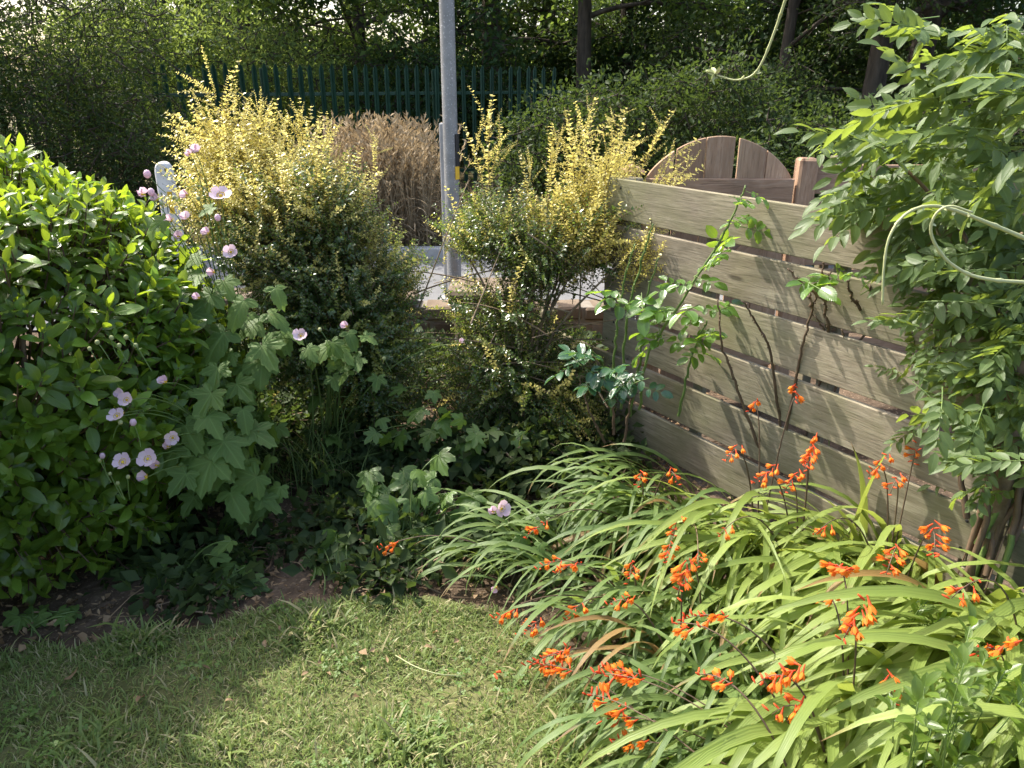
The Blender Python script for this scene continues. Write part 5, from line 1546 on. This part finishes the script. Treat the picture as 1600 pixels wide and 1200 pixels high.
small_shrub('little leafy sprig poking up between the montbretia leaves', [(1455, 970, 18, 14, 1.62, 5), (1430, 950, 14, 10, 1.66, 3)], (0.98, 1.72), 142, (0.03, 0.042))

def pink_flower_plant():
    r = np.random.default_rng(151)
    b = P(1310, 560, 3.05)
    t = thing('purple_flower_plant', (b[0], b[1], 0), 'purple-pink flowers peeping through the fence gap', 'flower plant')
    L = base_of(t)
    for px, py in ((1294, 499), (1302, 505)):
        p = P(px, py, 2.9 if px < 1330 else 2.75)
        flower_at(t, p, nrm(np.array([-0.3, -0.9, 0.3])), 0.018, 'purple_petal', False, r)
        c = bez([r.normal(0, .05), r.normal(0, .05), 0], [0, 0, 0.4], p - L, 8)
        add('stem', mesh_from('stem', tube(c, 0.002, 4), 'green_stem'), t)
pink_flower_plant()

#@@LITTER
# ------------------------------------------------------------------ lawn grass, tufts, fallen leaves and twigs
def in_poly(x, y, poly):
    inside = np.zeros(len(x), bool)
    n = len(poly)
    for i in range(n):
        x0, y0 = poly[i]; x1, y1 = poly[(i + 1) % n]
        c = ((y0 > y) != (y1 > y)) & (x < (x1 - x0) * (y - y0) / (y1 - y0 + 1e-12) + x0)
        inside ^= c
    return inside
def blade(seed):
    r = np.random.default_rng(seed)
    b = r.uniform(0.3, 1.3)
    v, f = [], []
    y = z = 0.0
    for i in range(4):
        w = [0.05, 0.045, 0.032, 0.0][i]
        if i:
            el = 1.3 - b * i / 3 * 1.2
            y += math.cos(el) / 3; z += math.sin(el) / 3
        if i < 3: v += [(-w, y, z), (w, y, z)]
        else: v.append((0, y, z))
    f = [(0, 1, 3), (0, 3, 2), (2, 3, 5), (2, 5, 4), (4, 5, 6)]
    return V(v, f)
BL = [blade(i) for i in range(8)]
def lawn_grass():
    r = np.random.default_rng(161)
    n = 150000
    x = r.uniform(-1.9, 0.75, n); y = r.uniform(0.95, 2.45, n)
    q = np.stack([x, y, np.zeros(n)], 1)
    jx = x + 0.05 * vnoise(q, 14, 1); jy = y + 0.05 * vnoise(q, 15, 4)
    keep = in_poly(jx, jy, LAWN)
    dens = 0.62 + 0.5 * vnoise(q, 4.0, 2) + 0.35 * vnoise(q, 11.0, 6)
    keep &= r.random(n) < np.clip(dens, 0.14, 1)
    q = q[keep]; n = len(q)
    q[:, 2] = 0.020
    a = r.uniform(0, 6.28, n) + 1.2 * vnoise(q, 5, 3)
    tuft = np.clip(vnoise(q, 6.0, 8) - 0.25, 0, 1)
    h = r.uniform(0.014, 0.044, n) * (1 + 2.2 * tuft) * np.where(r.random(n) < 0.03, 1.8, 1.0)
    yd = np.stack([np.cos(a), np.sin(a), r.normal(0, 0.25, n)], 1)
    M = frames(q, yd, [0, 0, 1], h)
    s = join_instances(BL, r.integers(0, 8, n), M)
    o = add('lawn_grass', mesh_from('lawn_grass', s, 'grass_blade'), None, None, 'stuff')
    o['label'] = 'short mown lawn grass in sun and shade'; o['category'] = 'grass'
lawn_grass()

def clover():
    r = np.random.default_rng(166)
    cx = [(r.uniform(-1.4, 0.5), r.uniform(1.1, 2.2)) for _ in range(26)]
    q = np.array([(x + r.normal(0, 0.045), y + r.normal(0, 0.045), 0.045 + r.uniform(-0.01, 0.012)) for x, y in cx for _ in range(26)])
    q = q[in_poly(q[:, 0], q[:, 1], LAWN)]
    tri = merge([xf(leaf(0.85, 3, 0.15, 0.2, 0.7, 0.35), frames([0, 0, 0], [math.cos(a), math.sin(a), 0.15], [0, 0, 1], 1.0)[0]) for a in (0, 2.09, 4.19)])
    a = r.uniform(0, 6.28, len(q))
    M = frames(q, np.stack([np.cos(a), np.sin(a), r.normal(0, 0.2, len(q))], 1), np.array([0, 0, 1.0]) + r.normal(0, 0.25, (len(q), 3)), r.uniform(0.008, 0.014, len(q)))
    o = add('clover_patches', mesh_from('clover_patches', join_instances([tri], np.zeros(len(q), int), M), 'mallow_leaf'), None, None, 'stuff')
    o['label'] = 'small clover leaves scattered through the lawn'; o['category'] = 'clover'
clover()

def rough_grass():
    """wispy longer grass in the shade under the bushy shrub"""
    r = np.random.default_rng(162)
    t = thing('grass_tuft', tuple(G(490, 760)), 'thin wispy grass tuft in the shade below the bushy golden shrub', 'grass')
    L = base_of(t)
    n = 170
    b = np.stack([r.normal(0, 0.13, n), r.normal(0, 0.08, n), np.zeros(n)], 1)
    a = r.uniform(0, 6.28, n)
    M = frames(b + L, np.stack([np.cos(a), np.sin(a), r.normal(0.1, 0.1, n)], 1), [0, 0, 1], r.uniform(0.18, 0.42, n))
    sh = [strap(300 + i, 1, 0.012, 1.4, [-0.6, 0.1, 0.5][i % 3], 0.1, 8) for i in range(6)]
    scatter(t, 'blade', sh, 'tuft', 'strap_leaf_deep', r.integers(0, 6, n), M, 170)
rough_grass()

def litter():
    r = np.random.default_rng(163)
    n = 7000
    x = r.uniform(-1.9, 1.3, n); y = r.uniform(1.7, 4.2, n)
    on_lawn = in_poly(x, y, LAWN)
    keep = (~on_lawn) | (r.random(n) < 0.06)
    x, y = x[keep], y[keep]; n = len(x)
    q = np.stack([x, y, np.where(in_poly(x, y, LAWN), 0.045, 0.016) + r.uniform(0, 0.012, n)], 1)
    a = r.uniform(0, 6.28, n)
    M = frames(q, np.stack([np.cos(a), np.sin(a), r.normal(0, 0.25, n)], 1), np.array([0, 0, 1.0]) + r.normal(0, 0.35, (n, 3)), r.uniform(0.010, 0.034, n))
    sh = [leaf(0.5, 3, 0.3, 0.9), leaf(0.3, 3, 0.5, -0.8), leaf(0.16, 3, 0.2, 0.3), rhomb(0.9, 0.3)]
    s = join_instances(sh, r.integers(0, 4, n), M)
    tw = []
    for i in range(150):
        p = np.array([r.uniform(-1.7, 1.0), r.uniform(2.0, 3.6), 0.02])
        a = r.uniform(0, 6.28); Lh = r.uniform(0.05, 0.22)
        e = p + np.array([math.cos(a) * Lh, math.sin(a) * Lh, r.uniform(0, 0.03)])
        if in_poly(np.array([p[0], e[0]]), np.array([p[1], e[1]]), LAWN).any(): continue
        tw.append(tube([p, (p + e) / 2 + r.normal(0, 0.012, 3), e], [0.0025, 0.002, 0.001], 4, False))
    s = merge([s] + tw)
    o = add('leaf_litter', mesh_from('leaf_litter', s, 'dead_leaf'), None, None, 'stuff')
    o['label'] = 'dry leaf litter and twigs on the bare soil'; o['category'] = 'litter'
litter()

def ground_cover():
    r = np.random.default_rng(171)
    n = 1500
    x = r.uniform(-2.6, 0.55, n); y = r.uniform(3.05, 4.85, n)
    q = np.stack([x, y, r.uniform(0.02, 0.16, n)], 1)
    keep = (vnoise(q, 3.0, 5) > -0.35)
    q = q[keep]; n = len(q)
    yd, zd = rand_rot(n, r)
    q2 = np.stack([r.uniform(-1.5, 0.3, 420), r.uniform(2.15, 3.1, 420), r.uniform(0.01, 0.05, 420)], 1)
    q2 = q2[(vnoise(q2, 5.0, 9) > 0.05) & ~in_poly(q2[:, 0], q2[:, 1], LAWN)]
    q = np.vstack([q, q2]); n = len(q)
    yd, zd = rand_rot(n, r)
    cl = [clump_shape(22, 0.13, 0.055, 0.6, 600 + i, 0.6) for i in range(4)]
    s = join_instances(cl, r.integers(0, 4, n), frames(q, yd, zd, r.uniform(0.7, 1.4, n)))
    o = add('ground_cover', mesh_from('ground_cover', s, ['bramble_leaf', 'twig']), None, None, 'stuff')
    o['label'] = 'low leafy ground cover in the shade behind the shrubs'; o['category'] = 'ground cover'
ground_cover()

CURL = [leaf(0.6, 5, 0.4, 1.0, 0.6, 0.7, 0.1, 0.03), leaf(0.55, 5, -0.3, -0.9, 0.6, 0.7, 0.1, 0.02)]
for i, (px, py, sz, lb) in enumerate(((372, 996, 0.055, 'pale curled dead leaf where the lawn meets the bare soil'), (166, 998, 0.045, 'yellow-brown dead leaf on the soil below the hedge'), (213, 1099, 0.045, 'small reddish dead leaf alone on the shaded lawn'),
                                (96, 1062, 0.05, 'tan dead leaf on the grass near the hedge foot'), (118, 992, 0.05, 'ochre dead leaf tucked close under the hedge'))):
    p = PZ(px, py, 0.05 if py > 1030 else 0.025)
    r = np.random.default_rng(i)
    a = r.uniform(0, 6.28)
    o = add('fallen_leaf', shared('fallen_leaf', CURL, 'dead_leaf')[i % 2], None, frames(p, [math.cos(a), math.sin(a), 0.05], [r.normal(0, .3), r.normal(0, .3), 1], sz)[0])
    o['label'] = lb; o['category'] = 'leaf'; o['group'] = 'dead leaves around the lawn edge'
for i, (px, py) in enumerate(((976, 1170), (1030, 1178), (790, 1048), (772, 1052))):
    p = PZ(px, py, 0.05)
    a = i * 1.7
    o = add('fallen_flower', shared('floret', [TRUMP, FBUD], ['orange_petal', 'red_petal'])[1], None, frames(p, [math.cos(a), math.sin(a), 0.05], [0, 0, 1], 0.04)[0])
    o['label'] = ('fallen red flower on the grass at the near picture edge', 'second fallen red flower beside the near strap leaf tips', 'fallen orange flower at the lawn corner, nearer the clump', 'fallen orange flower at the lawn corner, farther out')[i]
    o['category'] = 'flower'; o['group'] = 'fallen flowers by the lawn'
stk = add('grass_stalk', mesh_from('grass_stalk', tube(smooth_path([PZ(618, 1024, 0.07), PZ(650, 1042, 0.085), PZ(685, 1053, 0.085), PZ(722, 1056, 0.06)], 20), 0.0018, 5), 'pale_vine'))
stk['label'] = 'single pale grass stalk curving over the sunny lawn'; stk['category'] = 'grass stalk'
print('objects', len(bpy.data.objects), 'tris', sum(len(m.polygons) for m in bpy.data.meshes))
